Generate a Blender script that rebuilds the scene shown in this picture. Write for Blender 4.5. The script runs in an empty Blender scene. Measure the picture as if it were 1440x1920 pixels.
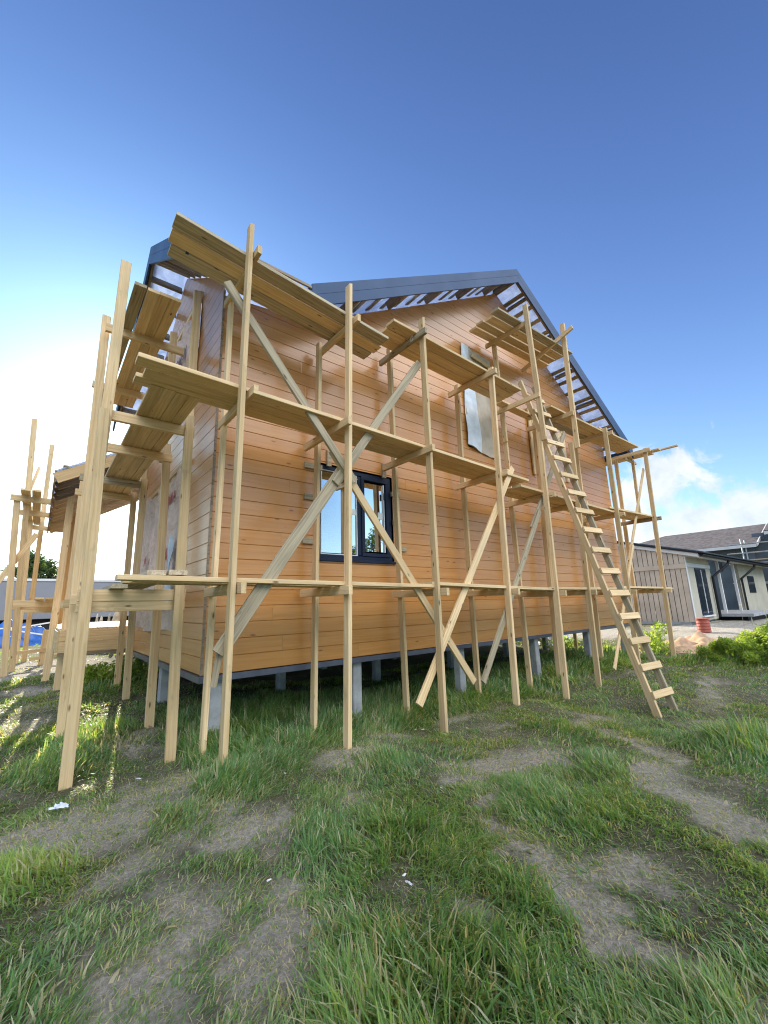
import bpy, math, random
import numpy as np
from mathutils import Vector, Matrix
random.seed(7); RNG = np.random.default_rng(11)
SC = bpy.context.scene
COL = SC.collection
R = math.radians

# ------------------------------------------------------------------ camera
cam = bpy.data.cameras.new('camera'); camo = bpy.data.objects.new('camera', cam); COL.objects.link(camo)
cam.sensor_fit = 'VERTICAL'; cam.sensor_height = 24.0; cam.lens = 9.793
cam.clip_start = 0.05; cam.clip_end = 3000
CAM = Vector((-1.4732, -5.0443, 0.7125))
_r = Vector((0.77750, -0.62824, -0.02846)); _u = Vector((-0.11358, -0.18479, 0.97619)); _f = Vector((0.61854, 0.75576, 0.21503))
_m = Matrix.Identity(4)
for i in range(3):
    _m[i][0] = _r[i]; _m[i][1] = _u[i]; _m[i][2] = -_f[i]; _m[i][3] = CAM[i]
camo.matrix_world = _m
SC.camera = camo

# ------------------------------------------------------------------ light and sky
SUN_AZ, SUN_EL = R(8.2), R(23.0)       # azimuth from +Y towards +X
sun_dir = Vector((math.sin(SUN_AZ)*math.cos(SUN_EL), math.cos(SUN_AZ)*math.cos(SUN_EL), math.sin(SUN_EL)))
sl = bpy.data.lights.new('sun', 'SUN'); sl.energy = 5.0; sl.angle = R(0.5); sl.color = (1.0, 0.90, 0.74)
so = bpy.data.objects.new('sun', sl); COL.objects.link(so)
so.rotation_euler = (-sun_dir).to_track_quat('-Z', 'Y').to_euler()

SC.view_settings.view_transform = 'Standard'; SC.view_settings.look = 'None'
SC.view_settings.exposure = 1.15; SC.view_settings.gamma = 1.0
SC.cycles.max_bounces = 6; SC.cycles.diffuse_bounces = 4; SC.cycles.glossy_bounces = 3
SC.cycles.transmission_bounces = 4; SC.cycles.transparent_max_bounces = 8
SC.cycles.caustics_reflective = False; SC.cycles.caustics_refractive = False
SC.cycles.use_denoising = True; SC.cycles.denoising_prefilter = 'NONE'; SC.cycles.filter_width = 1.1
SC.cycles.use_adaptive_sampling = False
SC.cycles.sample_clamp_indirect = 4

class NT:
    """small helper to write node graphs"""
    def __init__(self, tree): self.t = tree; self.n = tree.nodes; self.l = tree.links
    def new(self, typ, **kw):
        nd = self.n.new(typ)
        for k, v in kw.items():
            if k == 'inp':
                for a, b in v.items():
                    s = nd.inputs[a]
                    if isinstance(b, bpy.types.NodeSocket): self.l.new(b, s)
                    else: s.default_value = b
            else: setattr(nd, k, v)
        return nd
    def math(self, op, a, b=None, c=None, clamp=False):
        nd = self.n.new('ShaderNodeMath'); nd.operation = op; nd.use_clamp = clamp
        for i, v in enumerate((a, b, c)):
            if v is None: continue
            if isinstance(v, bpy.types.NodeSocket): self.l.new(v, nd.inputs[i])
            else: nd.inputs[i].default_value = v
        return nd.outputs[0]
    def vmath(self, op, a, b=None):
        nd = self.n.new('ShaderNodeVectorMath'); nd.operation = op
        for i, v in enumerate((a, b)):
            if v is None: continue
            if isinstance(v, bpy.types.NodeSocket): self.l.new(v, nd.inputs[i])
            else: nd.inputs[i].default_value = v
        return nd.outputs['Value'] if op in ('DOT_PRODUCT', 'LENGTH') else nd.outputs[0]
    def noise(self, vec, scale, detail=3, rough=0.55, dist=0.0):
        nd = self.n.new('ShaderNodeTexNoise'); nd.inputs['Scale'].default_value = scale
        nd.inputs['Detail'].default_value = detail; nd.inputs['Roughness'].default_value = rough
        nd.inputs['Distortion'].default_value = dist
        if vec is not None: self.l.new(vec, nd.inputs['Vector'])
        return nd.outputs[0]
    def ramp(self, fac, stops, interp='LINEAR'):
        nd = self.n.new('ShaderNodeValToRGB'); cr = nd.color_ramp; cr.interpolation = interp
        while len(cr.elements) < len(stops): cr.elements.new(0.5)
        for e, (p, c) in zip(cr.elements, stops):
            e.position = p; e.color = (c[0], c[1], c[2], 1) if not isinstance(c, (int, float)) else (c, c, c, 1)
        self.l.new(fac, nd.inputs[0]); return nd.outputs[0]
    def mix(self, fac, a, b, mode='MIX'):
        nd = self.n.new('ShaderNodeMix'); nd.data_type = 'RGBA'; nd.blend_type = mode; nd.clamp_result = False
        for s, v in ((nd.inputs[0], fac), (nd.inputs[6], a), (nd.inputs[7], b)):
            if isinstance(v, bpy.types.NodeSocket): self.l.new(v, s)
            else: s.default_value = v if isinstance(v, (int, float)) else (v[0], v[1], v[2], 1)
        return nd.outputs[2]
    def maprange(self, v, a, b, c=0.0, d=1.0, smooth=True):
        nd = self.n.new('ShaderNodeMapRange'); nd.interpolation_type = 'SMOOTHSTEP' if smooth else 'LINEAR'
        self.l.new(v, nd.inputs[0])
        for i, x in enumerate((a, b, c, d)): nd.inputs[1+i].default_value = x
        return nd.outputs[0]

world = bpy.data.worlds.new('World'); SC.world = world; world.use_nodes = True
def build_world():
    w = NT(world.node_tree); w.n.clear()
    out = w.new('ShaderNodeOutputWorld'); bg = w.new('ShaderNodeBackground')
    sky = w.new('ShaderNodeTexSky', sky_type='NISHITA', sun_disc=False, sun_elevation=SUN_EL, sun_rotation=SUN_AZ,
                altitude=150.0, air_density=1.0, dust_density=0.6, ozone_density=1.6)
    tc = w.new('ShaderNodeTexCoord'); d = w.vmath('NORMALIZE', tc.outputs['Generated'])
    sep = w.new('ShaderNodeSeparateXYZ', inp={0: d}); z = sep.outputs[2]
    # colour of clear air against its brightness: deep blue far from the sun, azure then white towards it
    K = 0.1665; L = w.math('MULTIPLY', w.new('ShaderNodeSeparateColor', inp={0: sky.outputs[0]}).outputs[1], K*1.10)
    L = w.math('MULTIPLY', w.math('POWER', L, 0.95), w.math('MAXIMUM', w.math('SUBTRACT', 1.46, w.math('MULTIPLY', z, 0.92)), 0.3))
    rr = w.math('MULTIPLY', L, w.math('SUBTRACT', 1.0, w.math('MULTIPLY', w.math('EXPONENT', w.math('MULTIPLY', L, -0.30)), 0.54)))
    bb = w.math('MULTIPLY', L, w.math('ADD', 1.0, w.math('MULTIPLY', w.math('EXPONENT', w.math('MULTIPLY', L, -1.6)), 2.15)))
    col = w.vmath('MULTIPLY', w.new('ShaderNodeCombineXYZ', inp={0: rr, 1: L, 2: bb}).outputs[0], (1/K, 1/K, 1/K))
    # cloud bank low on the right
    zc = w.math('ADD', w.math('MAXIMUM', z, 0.0), 0.25)
    flat = w.new('ShaderNodeCombineXYZ', inp={0: w.math('DIVIDE', sep.outputs[0], zc), 1: w.math('DIVIDE', sep.outputs[1], zc), 2: w.math('MULTIPLY', z, 6.0)}).outputs[0]
    n1 = w.math('ADD', w.math('MULTIPLY', w.noise(d, 13.0, 8, 0.62, 0.4), 1.5), -0.25); n2 = w.noise(flat, 1.1, 6, 0.6, 0.5)
    def lump(v, k, amp):
        v = Vector(v).normalized(); dp = w.vmath('DOT_PRODUCT', d, tuple(v))
        return w.math('MULTIPLY', w.math('EXPONENT', w.math('MULTIPLY', w.math('SUBTRACT', dp, 1.0), k)), amp)
    head = lump((1, 0.255, 0.268), 1100.0, 0.56)
    mid = lump((1, 0.33, 0.245), 650.0, 0.56)
    body = lump((1, 0.12, 0.215), 300.0, 0.26)
    low = w.maprange(z, 0.235, 0.12, 0.0, 0.56)
    azx = w.maprange(sep.outputs[0], 0.70, 0.93, 0.0, 1.0)
    right = w.math('MULTIPLY', w.math('ADD', w.math('ADD', head, mid), w.math('ADD', body, low)), azx)
    m1 = w.maprange(w.math('ADD', n1, right), 0.75, 1.04)
    # unseen bright cloud field added behind the camera as fill for the shaded front
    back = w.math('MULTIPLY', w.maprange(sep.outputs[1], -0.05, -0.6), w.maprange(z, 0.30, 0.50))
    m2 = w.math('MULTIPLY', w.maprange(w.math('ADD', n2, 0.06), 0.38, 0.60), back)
    cshade = w.ramp(w.noise(d, 14.0, 5, 0.6), [(0.3, (0.66, 0.74, 0.86)), (0.65, (1.0, 1.0, 1.0))])
    c1 = w.mix(1.0, cshade, (6.6, 6.7, 6.8), 'MULTIPLY')
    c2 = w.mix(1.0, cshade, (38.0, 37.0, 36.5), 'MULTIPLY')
    m1 = w.math('MULTIPLY', m1, w.math('MULTIPLY', azx, w.maprange(z, 0.36, 0.28)))
    col = w.mix(w.math('MULTIPLY', m1, 0.9), col, c1)
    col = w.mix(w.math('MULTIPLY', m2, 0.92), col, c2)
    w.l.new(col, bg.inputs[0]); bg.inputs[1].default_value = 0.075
    w.l.new(bg.outputs[0], out.inputs[0])
build_world()

# ------------------------------------------------------------------ materials
MATS = {}
def material(name, fn):
    m = bpy.data.materials.new(name); m.use_nodes = True
    g = NT(m.node_tree); g.n.clear()
    out = g.new('ShaderNodeOutputMaterial')
    g.l.new(fn(g), out.inputs[0]); MATS[name] = m; return m
def bsdf(g, **kw):
    return g.new('ShaderNodeBsdfPrincipled', inp={k.replace('_', ' '): v for k, v in kw.items()})
def bump(g, h, strength=0.3, dist=0.01):
    return g.new('ShaderNodeBump', inp={'Height': h, 'Strength': strength, 'Distance': dist}).outputs[0]
def attr(g, name): return g.new('ShaderNodeAttribute', attribute_name=name)
def scalev(g, v, s): return g.vmath('MULTIPLY', v, s)

def timber_fn(base, dark, knot, grey=0.0):
    def fn(g):
        v = attr(g, 'wc').outputs['Vector']; tone = attr(g, 'tone').outputs['Fac']
        grain = g.noise(scalev(g, v, (1.3, 38, 38)), 1.0, 4, 0.6, 0.6)
        fine = g.noise(scalev(g, v, (6, 160, 160)), 1.0, 2, 0.5)
        big = g.noise(v, 1.4, 3)
        c = g.mix(g.maprange(grain, 0.36, 0.68), base, dark)
        c = g.mix(g.math('MULTIPLY', g.maprange(fine, 0.5, 0.75), 0.18), c, dark)
        c = g.mix(g.math('MULTIPLY', g.maprange(big, 0.45, 0.75), 0.35 + grey), c, (0.37, 0.33, 0.22))
        vo = g.new('ShaderNodeTexVoronoi', inp={'Vector': scalev(g, v, (2.6, 8.5, 8.5)), 'Scale': 1.0, 'Randomness': 1.0}, feature='F1')
        kn = g.maprange(vo.outputs['Distance'], 0.13, 0.05)
        c = g.mix(g.math('MULTIPLY', kn, 0.85), c, knot)
        tn = g.new('ShaderNodeCombineXYZ', inp={0: tone, 1: tone, 2: g.math('SUBTRACT', g.math('MULTIPLY', tone, 1.15), 0.15)}).outputs[0]
        c = g.mix(1.0, c, tn, 'MULTIPLY')
        st = g.noise(scalev(g, v, (2.5, 6, 6)), 1.0, 4, 0.7)
        c = g.mix(g.math('MULTIPLY', g.maprange(st, 0.60, 0.72), 0.22), c, (0.10, 0.085, 0.06))
        return bsdf(g, Base_Color=c, Roughness=0.68, Specular_IOR_Level=0.3, Normal=bump(g, g.math('ADD', grain, fine), 0.25, 0.004)).outputs[0]
    return fn
material('pine', timber_fn((0.68, 0.505, 0.29), (0.54, 0.375, 0.19), (0.085, 0.045, 0.02)))
material('pine_weathered', timber_fn((0.46, 0.39, 0.27), (0.27, 0.22, 0.15), (0.07, 0.05, 0.035), 0.25))
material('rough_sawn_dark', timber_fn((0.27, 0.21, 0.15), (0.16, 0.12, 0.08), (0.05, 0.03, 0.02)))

def siding_fn(g):
    v = attr(g, 'wc').outputs['Vector']; tone = attr(g, 'tone').outputs['Fac']
    grain = g.noise(scalev(g, v, (0.9, 22, 22)), 1.0, 5, 0.62, 0.9)
    fine = g.noise(scalev(g, v, (4, 120, 120)), 1.0, 2, 0.5)
    c = g.mix(g.maprange(grain, 0.34, 0.70), (0.515, 0.235, 0.058), (0.435, 0.180, 0.038))
    c = g.mix(g.math('MULTIPLY', g.maprange(fine, 0.5, 0.8), 0.25), c, (0.38, 0.165, 0.04))
    big = g.noise(scalev(g, v, (0.5, 1.2, 1.2)), 1.0, 3)
    c = g.mix(g.math('MULTIPLY', g.maprange(big, 0.42, 0.72), 0.35), c, (0.47, 0.26, 0.095))
    vo = g.new('ShaderNodeTexVoronoi', inp={'Vector': scalev(g, v, (2.3, 7.0, 7.0)), 'Scale': 1.0}, feature='F1')
    kn = g.maprange(vo.outputs['Distance'], 0.115, 0.045)
    c = g.mix(g.math('MULTIPLY', kn, 0.8), c, (0.16, 0.05, 0.012))
    tn = g.new('ShaderNodeCombineXYZ', inp={0: tone, 1: tone, 2: tone}).outputs[0]
    c = g.mix(1.0, c, tn, 'MULTIPLY')
    groove = attr(g, 'groove').outputs['Fac']
    c = g.mix(g.math('MULTIPLY', groove, 0.26), c, (0.12, 0.045, 0.012))
    wav = g.noise(scalev(g, v, (1.5, 5.0, 5.0)), 1.0, 2)
    h = g.math('ADD', g.math('MULTIPLY', fine, 0.25), g.math('ADD', g.math('MULTIPLY', grain, 0.35), g.math('MULTIPLY', wav, 1.2)))
    return bsdf(g, Base_Color=c, Roughness=0.42, Specular_IOR_Level=0.5, Coat_Weight=0.52, Coat_Roughness=0.20, Coat_IOR=1.55,
                Normal=bump(g, h, 0.22, 0.006)).outputs[0]
material('varnished_siding', siding_fn)

def plain_fn(col, rough=0.6, metal=0.0, var=0.25, scale=3.0, spec=0.5, bmp=0.0, col2=None):
    def fn(g):
        tc = g.new('ShaderNodeTexCoord').outputs['Object']
        n = g.noise(tc, scale, 5, 0.6); n2 = g.noise(tc, scale*9, 3, 0.6)
        d = col2 or tuple(x*(1-var) for x in col)
        c = g.mix(g.maprange(n, 0.35, 0.7), col, d)
        c = g.mix(g.math('MULTIPLY', g.maprange(n2, 0.5, 0.8), var*0.7), c, tuple(x*0.6 for x in col))
        kw = dict(Base_Color=c, Roughness=g.math('ADD', g.math('MULTIPLY', n, 0.2), rough-0.1), Metallic=metal, Specular_IOR_Level=spec)
        if bmp: kw['Normal'] = bump(g, g.math('ADD', n, g.math('MULTIPLY', n2, 0.4)), bmp, 0.02)
        return bsdf(g, **kw).outputs[0]
    return fn
material('navy_steel', plain_fn((0.028, 0.068, 0.150), 0.45, 0.0, 0.15, 1.5, 0.2))
material('zinc_sheet', plain_fn((0.52, 0.58, 0.68), 0.35, 0.15, 0.22, 2.5, 0.5, 0.08))
def film_fn(g):
    tc = g.new('ShaderNodeTexCoord').outputs['Object']; n = g.noise(tc, 5.0, 4, 0.6, 1.0)
    c = g.mix(g.maprange(n, 0.35, 0.7), (0.66, 0.74, 0.90), (0.48, 0.57, 0.74))
    d = bsdf(g, Base_Color=c, Roughness=0.4)
    t = g.new('ShaderNodeBsdfTranslucent', inp={'Color': c})
    return g.new('ShaderNodeMixShader', inp={0: 0.55, 1: d.outputs[0], 2: t.outputs[0]}).outputs[0]
material('roof_film', film_fn)
material('flashing_steel', plain_fn((0.10, 0.11, 0.15), 0.38, 0.3, 0.25, 4.0, 0.5))
material('concrete', plain_fn((0.36, 0.37, 0.38), 0.85, 0.0, 0.30, 5.0, 0.3, 0.35))
material('frame_navy', plain_fn((0.012, 0.020, 0.044), 0.45, 0.0, 0.15, 6.0, 0.2))
material('gasket_white', plain_fn((0.72, 0.76, 0.80), 0.45, 0.0, 0.1, 6.0, 0.5))
material('dark_void', plain_fn((0.03, 0.028, 0.025), 0.9, 0.0, 0.2, 3.0, 0.2))
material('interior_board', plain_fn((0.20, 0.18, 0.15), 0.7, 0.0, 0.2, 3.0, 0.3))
material('white_plastic', plain_fn((0.80, 0.80, 0.78), 0.45, 0.0, 0.12, 8.0, 0.5))
material('red_print', plain_fn((0.42, 0.05, 0.045), 0.6, 0.0, 0.3, 20.0, 0.3))
material('dark_print', plain_fn((0.13, 0.09, 0.10), 0.6, 0.0, 0.3, 20.0, 0.3))
material('plywood', plain_fn((0.50, 0.44, 0.355), 0.85, 0.0, 0.25, 3.0, 0.1, 0.25))
material('film_blue', plain_fn((0.62, 0.69, 0.76), 0.6, 0.0, 0.2, 5.0, 0.5, 0.6))
material('taupe_boards', plain_fn((0.52, 0.44, 0.36), 0.75, 0.0, 0.18, 2.0, 0.3, 0.1))
material('cream_plaster', plain_fn((0.42, 0.395, 0.32), 0.8, 0.0, 0.15, 1.2, 0.3, 0.1))
material('roof_tiles_dark', plain_fn((0.030, 0.038, 0.048), 0.45, 0.0, 0.3, 4.0, 0.5))
material('shingle_grey', plain_fn((0.11, 0.098, 0.10), 0.85, 0.0, 0.45, 3.0, 0.3, 0.4))
material('slate_panel', plain_fn((0.10, 0.125, 0.15), 0.6, 0.0, 0.25, 1.0, 0.4))
material('black_plastic', plain_fn((0.012, 0.014, 0.016), 0.55, 0.0, 0.2, 5.0, 0.2))
material('galvanised', plain_fn((0.42, 0.44, 0.45), 0.4, 0.6, 0.2, 8.0, 0.5))
material('container_grey', plain_fn((0.21, 0.215, 0.24), 0.6, 0.0, 0.12, 0.8, 0.4))
material('pale_trim', plain_fn((0.60, 0.60, 0.60), 0.6, 0.0, 0.12, 1.0, 0.4))
material('terracotta', plain_fn((0.34, 0.085, 0.06), 0.6, 0.0, 0.25, 9.0, 0.4))
material('sand', plain_fn((0.46, 0.31, 0.20), 0.95, 0.0, 0.35, 5.0, 0.2, 0.9))
material('tarp_blue', plain_fn((0.035, 0.13, 0.42), 0.42, 0.0, 0.3, 2.0, 0.5, 0.4))
material('paper_white', plain_fn((0.55, 0.60, 0.66), 0.6, 0.0, 0.15, 12.0, 0.4))
material('sackcloth', plain_fn((0.50, 0.46, 0.36), 0.9, 0.0, 0.4, 4.0, 0.2, 0.8))
material('bark', plain_fn((0.09, 0.07, 0.05), 0.9, 0.0, 0.3, 8.0, 0.2, 0.7))
def membrane_fn(g):
    tc = g.new('ShaderNodeTexCoord').outputs['Object']
    n = g.noise(scalev(g, tc, (3, 2, 3)), 2.0, 6, 0.65, 1.2); n2 = g.noise(tc, 26.0, 3, 0.6)
    c = g.mix(g.maprange(n, 0.3, 0.7), (0.70, 0.52, 0.44), (0.52, 0.38, 0.31))
    c = g.mix(g.math('MULTIPLY', g.maprange(n2, 0.45, 0.7), 0.3), c, (0.34, 0.32, 0.31))
    return bsdf(g, Base_Color=c, Roughness=0.55, Specular_IOR_Level=0.2, Normal=bump(g, g.math('ADD', n, g.math('MULTIPLY', n2, 0.3)), 0.9, 0.03)).outputs[0]
material('membrane', membrane_fn)
def glass_fn(g):
    tc = g.new('ShaderNodeTexCoord').outputs['Object']
    gl = g.new('ShaderNodeBsdfGlossy', inp={'Color': (0.95, 0.97, 1.0, 1), 'Roughness': 0.0, 'Normal': bump(g, g.noise(tc, 1.3, 1), 0.04, 0.02)})
    tr = g.new('ShaderNodeBsdfTransparent', inp={'Color': (0.80, 0.86, 0.86, 1)})
    lw = g.new('ShaderNodeFresnel', inp={'IOR': 1.65})
    fac = g.math('ADD', g.math('MULTIPLY', lw.outputs[0], 1.5), 0.34, clamp=True)
    return g.new('ShaderNodeMixShader', inp={0: fac, 1: tr.outputs[0], 2: gl.outputs[0]}).outputs[0]
material('window_glass', glass_fn)
def dark_glass_fn(g):
    return bsdf(g, Base_Color=(0.012, 0.016, 0.022, 1), Roughness=0.08, Specular_IOR_Level=0.6).outputs[0]
material('dark_glass', dark_glass_fn)
def ground_fn(g):
    p = g.new('ShaderNodeNewGeometry').outputs['Position']; dirt = attr(g, 'dirt').outputs['Fac']
    n = g.noise(p, 2.2, 6, 0.65); n2 = g.noise(p, 34, 8, 0.8); n3 = g.noise(scalev(g, p, (60, 22, 1)), 1.0, 3, 0.7)
    grass = g.mix(g.maprange(n2, 0.35, 0.7), (0.19, 0.18, 0.115), (0.085, 0.095, 0.048))
    soil = g.mix(g.maprange(n2, 0.36, 0.62), (0.56, 0.525, 0.455), (0.32, 0.295, 0.245))
    soil = g.mix(g.math('MULTIPLY', g.maprange(n3, 0.5, 0.72), 0.6), soil, (0.38, 0.34, 0.27))
    f = g.maprange(g.math('ADD', dirt, g.math('MULTIPLY', g.math('SUBTRACT', n, 0.5), 1.0)), 0.0, 0.75)
    c = g.mix(f, grass, soil)
    return bsdf(g, Base_Color=c, Roughness=0.95, Specular_IOR_Level=0.1, Normal=bump(g, g.math('ADD', n2, g.math('MULTIPLY', n3, 0.6)), 1.0, 0.05)).outputs[0]
material('turf', ground_fn)
def blade_fn(g):
    gc = attr(g, 'gc').outputs['Vector']; s = g.new('ShaderNodeSeparateXYZ', inp={0: gc})
    tone, t, dry = s.outputs[0], s.outputs[1], s.outputs[2]
    c = g.ramp(tone, [(0.0, (0.075, 0.165, 0.070)), (0.5, (0.130, 0.240, 0.085)), (1.0, (0.24, 0.32, 0.085))])
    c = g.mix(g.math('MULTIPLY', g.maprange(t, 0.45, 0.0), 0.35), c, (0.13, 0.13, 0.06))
    c = g.mix(dry, c, (0.40, 0.365, 0.285))
    d = bsdf(g, Base_Color=c, Roughness=0.42, Specular_IOR_Level=0.35)
    tr = g.new('ShaderNodeBsdfTranslucent', inp={'Color': g.mix(1.0, c, (3.0, 2.5, 0.9), 'MULTIPLY')})
    return g.new('ShaderNodeMixShader', inp={0: 0.45, 1: d.outputs[0], 2: tr.outputs[0]}).outputs[0]
material('grass_blade', blade_fn)
def leaf_fn(a, b, trans=0.35):
    def fn(g):
        tone = attr(g, 'tone').outputs['Fac']
        c = g.ramp(tone, [(0.0, a), (1.0, b)])
        d = bsdf(g, Base_Color=c, Roughness=0.45, Specular_IOR_Level=0.35)
        tr = g.new('ShaderNodeBsdfTranslucent', inp={'Color': g.mix(1.0, c, (2.6, 2.3, 0.8), 'MULTIPLY')})
        return g.new('ShaderNodeMixShader', inp={0: trans, 1: d.outputs[0], 2: tr.outputs[0]}).outputs[0]
    return fn
material('leaf_weed', leaf_fn((0.12, 0.20, 0.05), (0.25, 0.34, 0.09), 0.55))
material('leaf_tree', leaf_fn((0.030, 0.062, 0.022), (0.075, 0.12, 0.035), 0.3))

# ------------------------------------------------------------------ object helpers
def tag(o, label=None, cat=None, group=None, kind=None):
    if label: o['label'] = label
    if cat: o['category'] = cat
    if group: o['group'] = group
    if kind: o['kind'] = kind
    return o
def thing(name, loc, label, cat, group=None):
    o = bpy.data.objects.new(name, None); COL.objects.link(o); o.location = loc; o.empty_display_size = 0.2
    return tag(o, label, cat, group)
def world_loc(o):
    v = Vector((0, 0, 0))
    while o is not None: v += o.location; o = o.parent
    return v

class MB:
    """collects shapes in world coordinates and links them as ONE mesh object"""
    def __init__(self): self.v = []; self.f = []; self.wc = []; self.tone = []; self.gr = []
    def add(self, vs, fs, wc=None, tone=1.0, gr=None):
        n = len(self.v); self.v += [tuple(p) for p in vs]; self.f += [tuple(i+n for i in q) for q in fs]
        self.wc += [tuple(p) for p in (wc if wc is not None else vs)]
        self.tone += list(tone) if hasattr(tone, '__len__') else [tone]*len(vs)
        self.gr += list(gr) if gr is not None else [0.0]*len(vs)
        return self
    def beam(self, p0, p1, w, t, hint=(0, 0, 1), c=0.004, segs=None, bow=0.0, tone=None, cut=0.0):
        """chamfered timber from p0 to p1; t across 'hint', w across the other side"""
        p0, p1 = Vector(p0), Vector(p1); d = p1-p0; L = d.length; d.normalize()
        n = Vector(hint); n = (n-d*n.dot(d)).normalized(); s = d.cross(n)
        segs = segs or max(1, int(L/0.9)); off = Vector((random.uniform(0, 50), random.uniform(0, 50), random.uniform(0, 50)))
        tone = tone if tone is not None else random.uniform(0.78, 1.12)
        c = min(c, w*0.3, t*0.3); a, b = w/2, t/2
        prof = [(a-c, -b), (a, -b+c), (a, b-c), (a-c, b), (-a+c, b), (-a, b-c), (-a, -b+c), (-a+c, -b)]
        b1 = random.uniform(-bow, bow); b2 = random.uniform(-bow, bow); vs = []; wc = []
        for k in range(segs+1):
            u = k/segs; o = math.sin(math.pi*u); ctr = p0+d*(L*u)+s*(b1*o)+n*(b2*o)
            for (x, y) in prof:
                e = cut*x if k == segs else 0.0
                vs.append(ctr+s*x+n*y+d*e); wc.append(off+Vector((L*u, x, y)))
        fs = [tuple(range(7, -1, -1)), tuple(segs*8+i for i in range(8))]
        for k in range(segs):
            for i in range(8):
                j = (i+1) % 8; fs.append((k*8+i, k*8+j, (k+1)*8+j, (k+1)*8+i))
        return self.add(vs, fs, wc, tone)
    def box(self, lo, hi, c=0.004, tone=1.0):
        lo, hi = Vector(lo), Vector(hi); ctr = (lo+hi)/2; s = hi-lo
        return self.beam((lo.x, ctr.y, ctr.z), (hi.x, ctr.y, ctr.z), s.y, s.z, (0, 0, 1), c, 1, 0, tone)
    def slab(self, poly, t, tone=1.0):
        """polygon (counter-clockwise from above) thickened downwards along its normal"""
        P = [Vector(p) for p in poly]; n = (P[1]-P[0]).cross(P[2]-P[0]).normalized(); k = len(P)
        vs = P+[p-n*t for p in P]
        fs = [tuple(range(k)), tuple(range(2*k-1, k-1, -1))]+[(i, i+k, (i+1) % k+k, (i+1) % k) for i in range(k)]
        return self.add(vs, fs, None, tone)
    def tube(self, pts, r, n=8, tone=1.0):
        pts = [Vector(p) for p in pts]; vs = []; rr = r if hasattr(r, '__len__') else [r]*len(pts)
        for i, p in enumerate(pts):
            d = (pts[min(i+1, len(pts)-1)]-pts[max(i-1, 0)]).normalized()
            a = d.orthogonal().normalized() if i == 0 else (a-d*a.dot(d)).normalized()
            b = d.cross(a)
            vs += [p+(a*math.cos(q*2*math.pi/n)+b*math.sin(q*2*math.pi/n))*rr[i] for q in range(n)]
        fs = [tuple(range(n-1, -1, -1)), tuple((len(pts)-1)*n+q for q in range(n))]
        for i in range(len(pts)-1):
            fs += [(i*n+q, i*n+(q+1) % n, (i+1)*n+(q+1) % n, (i+1)*n+q) for q in range(n)]
        return self.add(vs, fs, None, tone)
    def build(self, name, mat, parent=None, label=None, smooth=False):
        me = bpy.data.meshes.new(name); base = world_loc(parent) if parent else Vector((0, 0, 0))
        me.from_pydata([tuple(Vector(p)-base) for p in self.v], [], self.f); me.update()
        me.attributes.new('wc', 'FLOAT_VECTOR', 'POINT').data.foreach_set('vector', np.array(self.wc, 'f').ravel())
        me.attributes.new('tone', 'FLOAT', 'POINT').data.foreach_set('value', np.array(self.tone, 'f'))
        if any(self.gr): me.attributes.new('groove', 'FLOAT', 'POINT').data.foreach_set('value', np.array(self.gr, 'f'))
        if smooth: me.polygons.foreach_set('use_smooth', [True]*len(me.polygons))
        me.materials.append(MATS[mat])
        o = bpy.data.objects.new(name, me); COL.objects.link(o)
        if parent: o.parent = parent
        if label: o['label'] = label
        return o
def timber(name, p0, p1, w, t, parent, hint=(0, 0, 1), mat='pine', bow=0.004, label=None, cut=0.0, tone=None):
    if mat == 'pine' and name in ('deck_board', 'brace', 'bracket', 'plank', 'offcut') and random.random() < .16: mat = 'pine_weathered'
    return MB().beam(p0, p1, w, t, hint, 0.004, None, bow, tone, cut).build(name, mat, parent, label)

# ------------------------------------------------------------------ ground
GP = [(-.07, -1.05, -.70), (1.25, -1.05, -.72), (2.67, -1.05, -.87), (4.24, -1.05, -.80), (5.7, -1.05, -.92), (6.9, -1.05, -.94), (8.8, -1.05, -.80),
      (11., -1.05, -.82), (0, -.2, -.76), (1.29, -.2, -.90), (2.81, -.2, -.97), (4.42, -.2, -.93), (5.95, -.2, -1.0), (7.0, -.2, -.92), (-.25, 0, -.80),
      (-.25, 1.1, -.66), (-.25, 2.9, -.62), (-.25, 3.9, -.58), (-1.1, .04, -.80), (-1.1, 4, -.66), (-1.2, 6.3, -.66), (-1.9, 8.5, -.68), (-2, 16, -.75),
      (5.6, -2.45, -.97), (6.1, -2.5, -1.0), (1, -3.2, -.78), (-.5, -2.8, -.76), (-1.2, -1, -.78), (2.5, -3.4, -.80), (4, -3, -.86), (-1.5, -5, -.77), (3, -6, -.8),
      (4, 4, -.90), (8, 5, -.85), (2, 9, -.8), (9, 11, -.75), (13, -1, -.78), (17, 0, -.62), (20, 1, -.52), (24, 1, -.52), (30, 2, -.55), (18, 10, -.6), (14, -5, -.85),
      (-8, 0, -.75), (-8, 12, -.75), (0, 30, -.8), (15, 25, -.75), (-15, -10, -.8), (15, -15, -.9), (40, 10, -.6), (-12, 30, -.8)]
GPA = np.array(GP)
def zg(x, y):
    x = np.asarray(x, float); y = np.asarray(y, float); sh = x.shape; X = x.ravel(); Y = y.ravel(); out = np.empty(len(X))
    for i in range(0, len(X), 20000):
        a = X[i:i+20000, None]; b = Y[i:i+20000, None]
        w = 1.0/((a-GPA[:, 0])**2+(b-GPA[:, 1])**2+0.25)**1.6
        out[i:i+20000] = (w*GPA[:, 2]).sum(1)/w.sum(1)
    out += 0.012*np.sin(X*5.1+Y*2.3)+0.012*np.sin(Y*6.3-X*3.7+1.0)+0.02*np.sin(X*1.7-Y*1.1)
    return out.reshape(sh)
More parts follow.
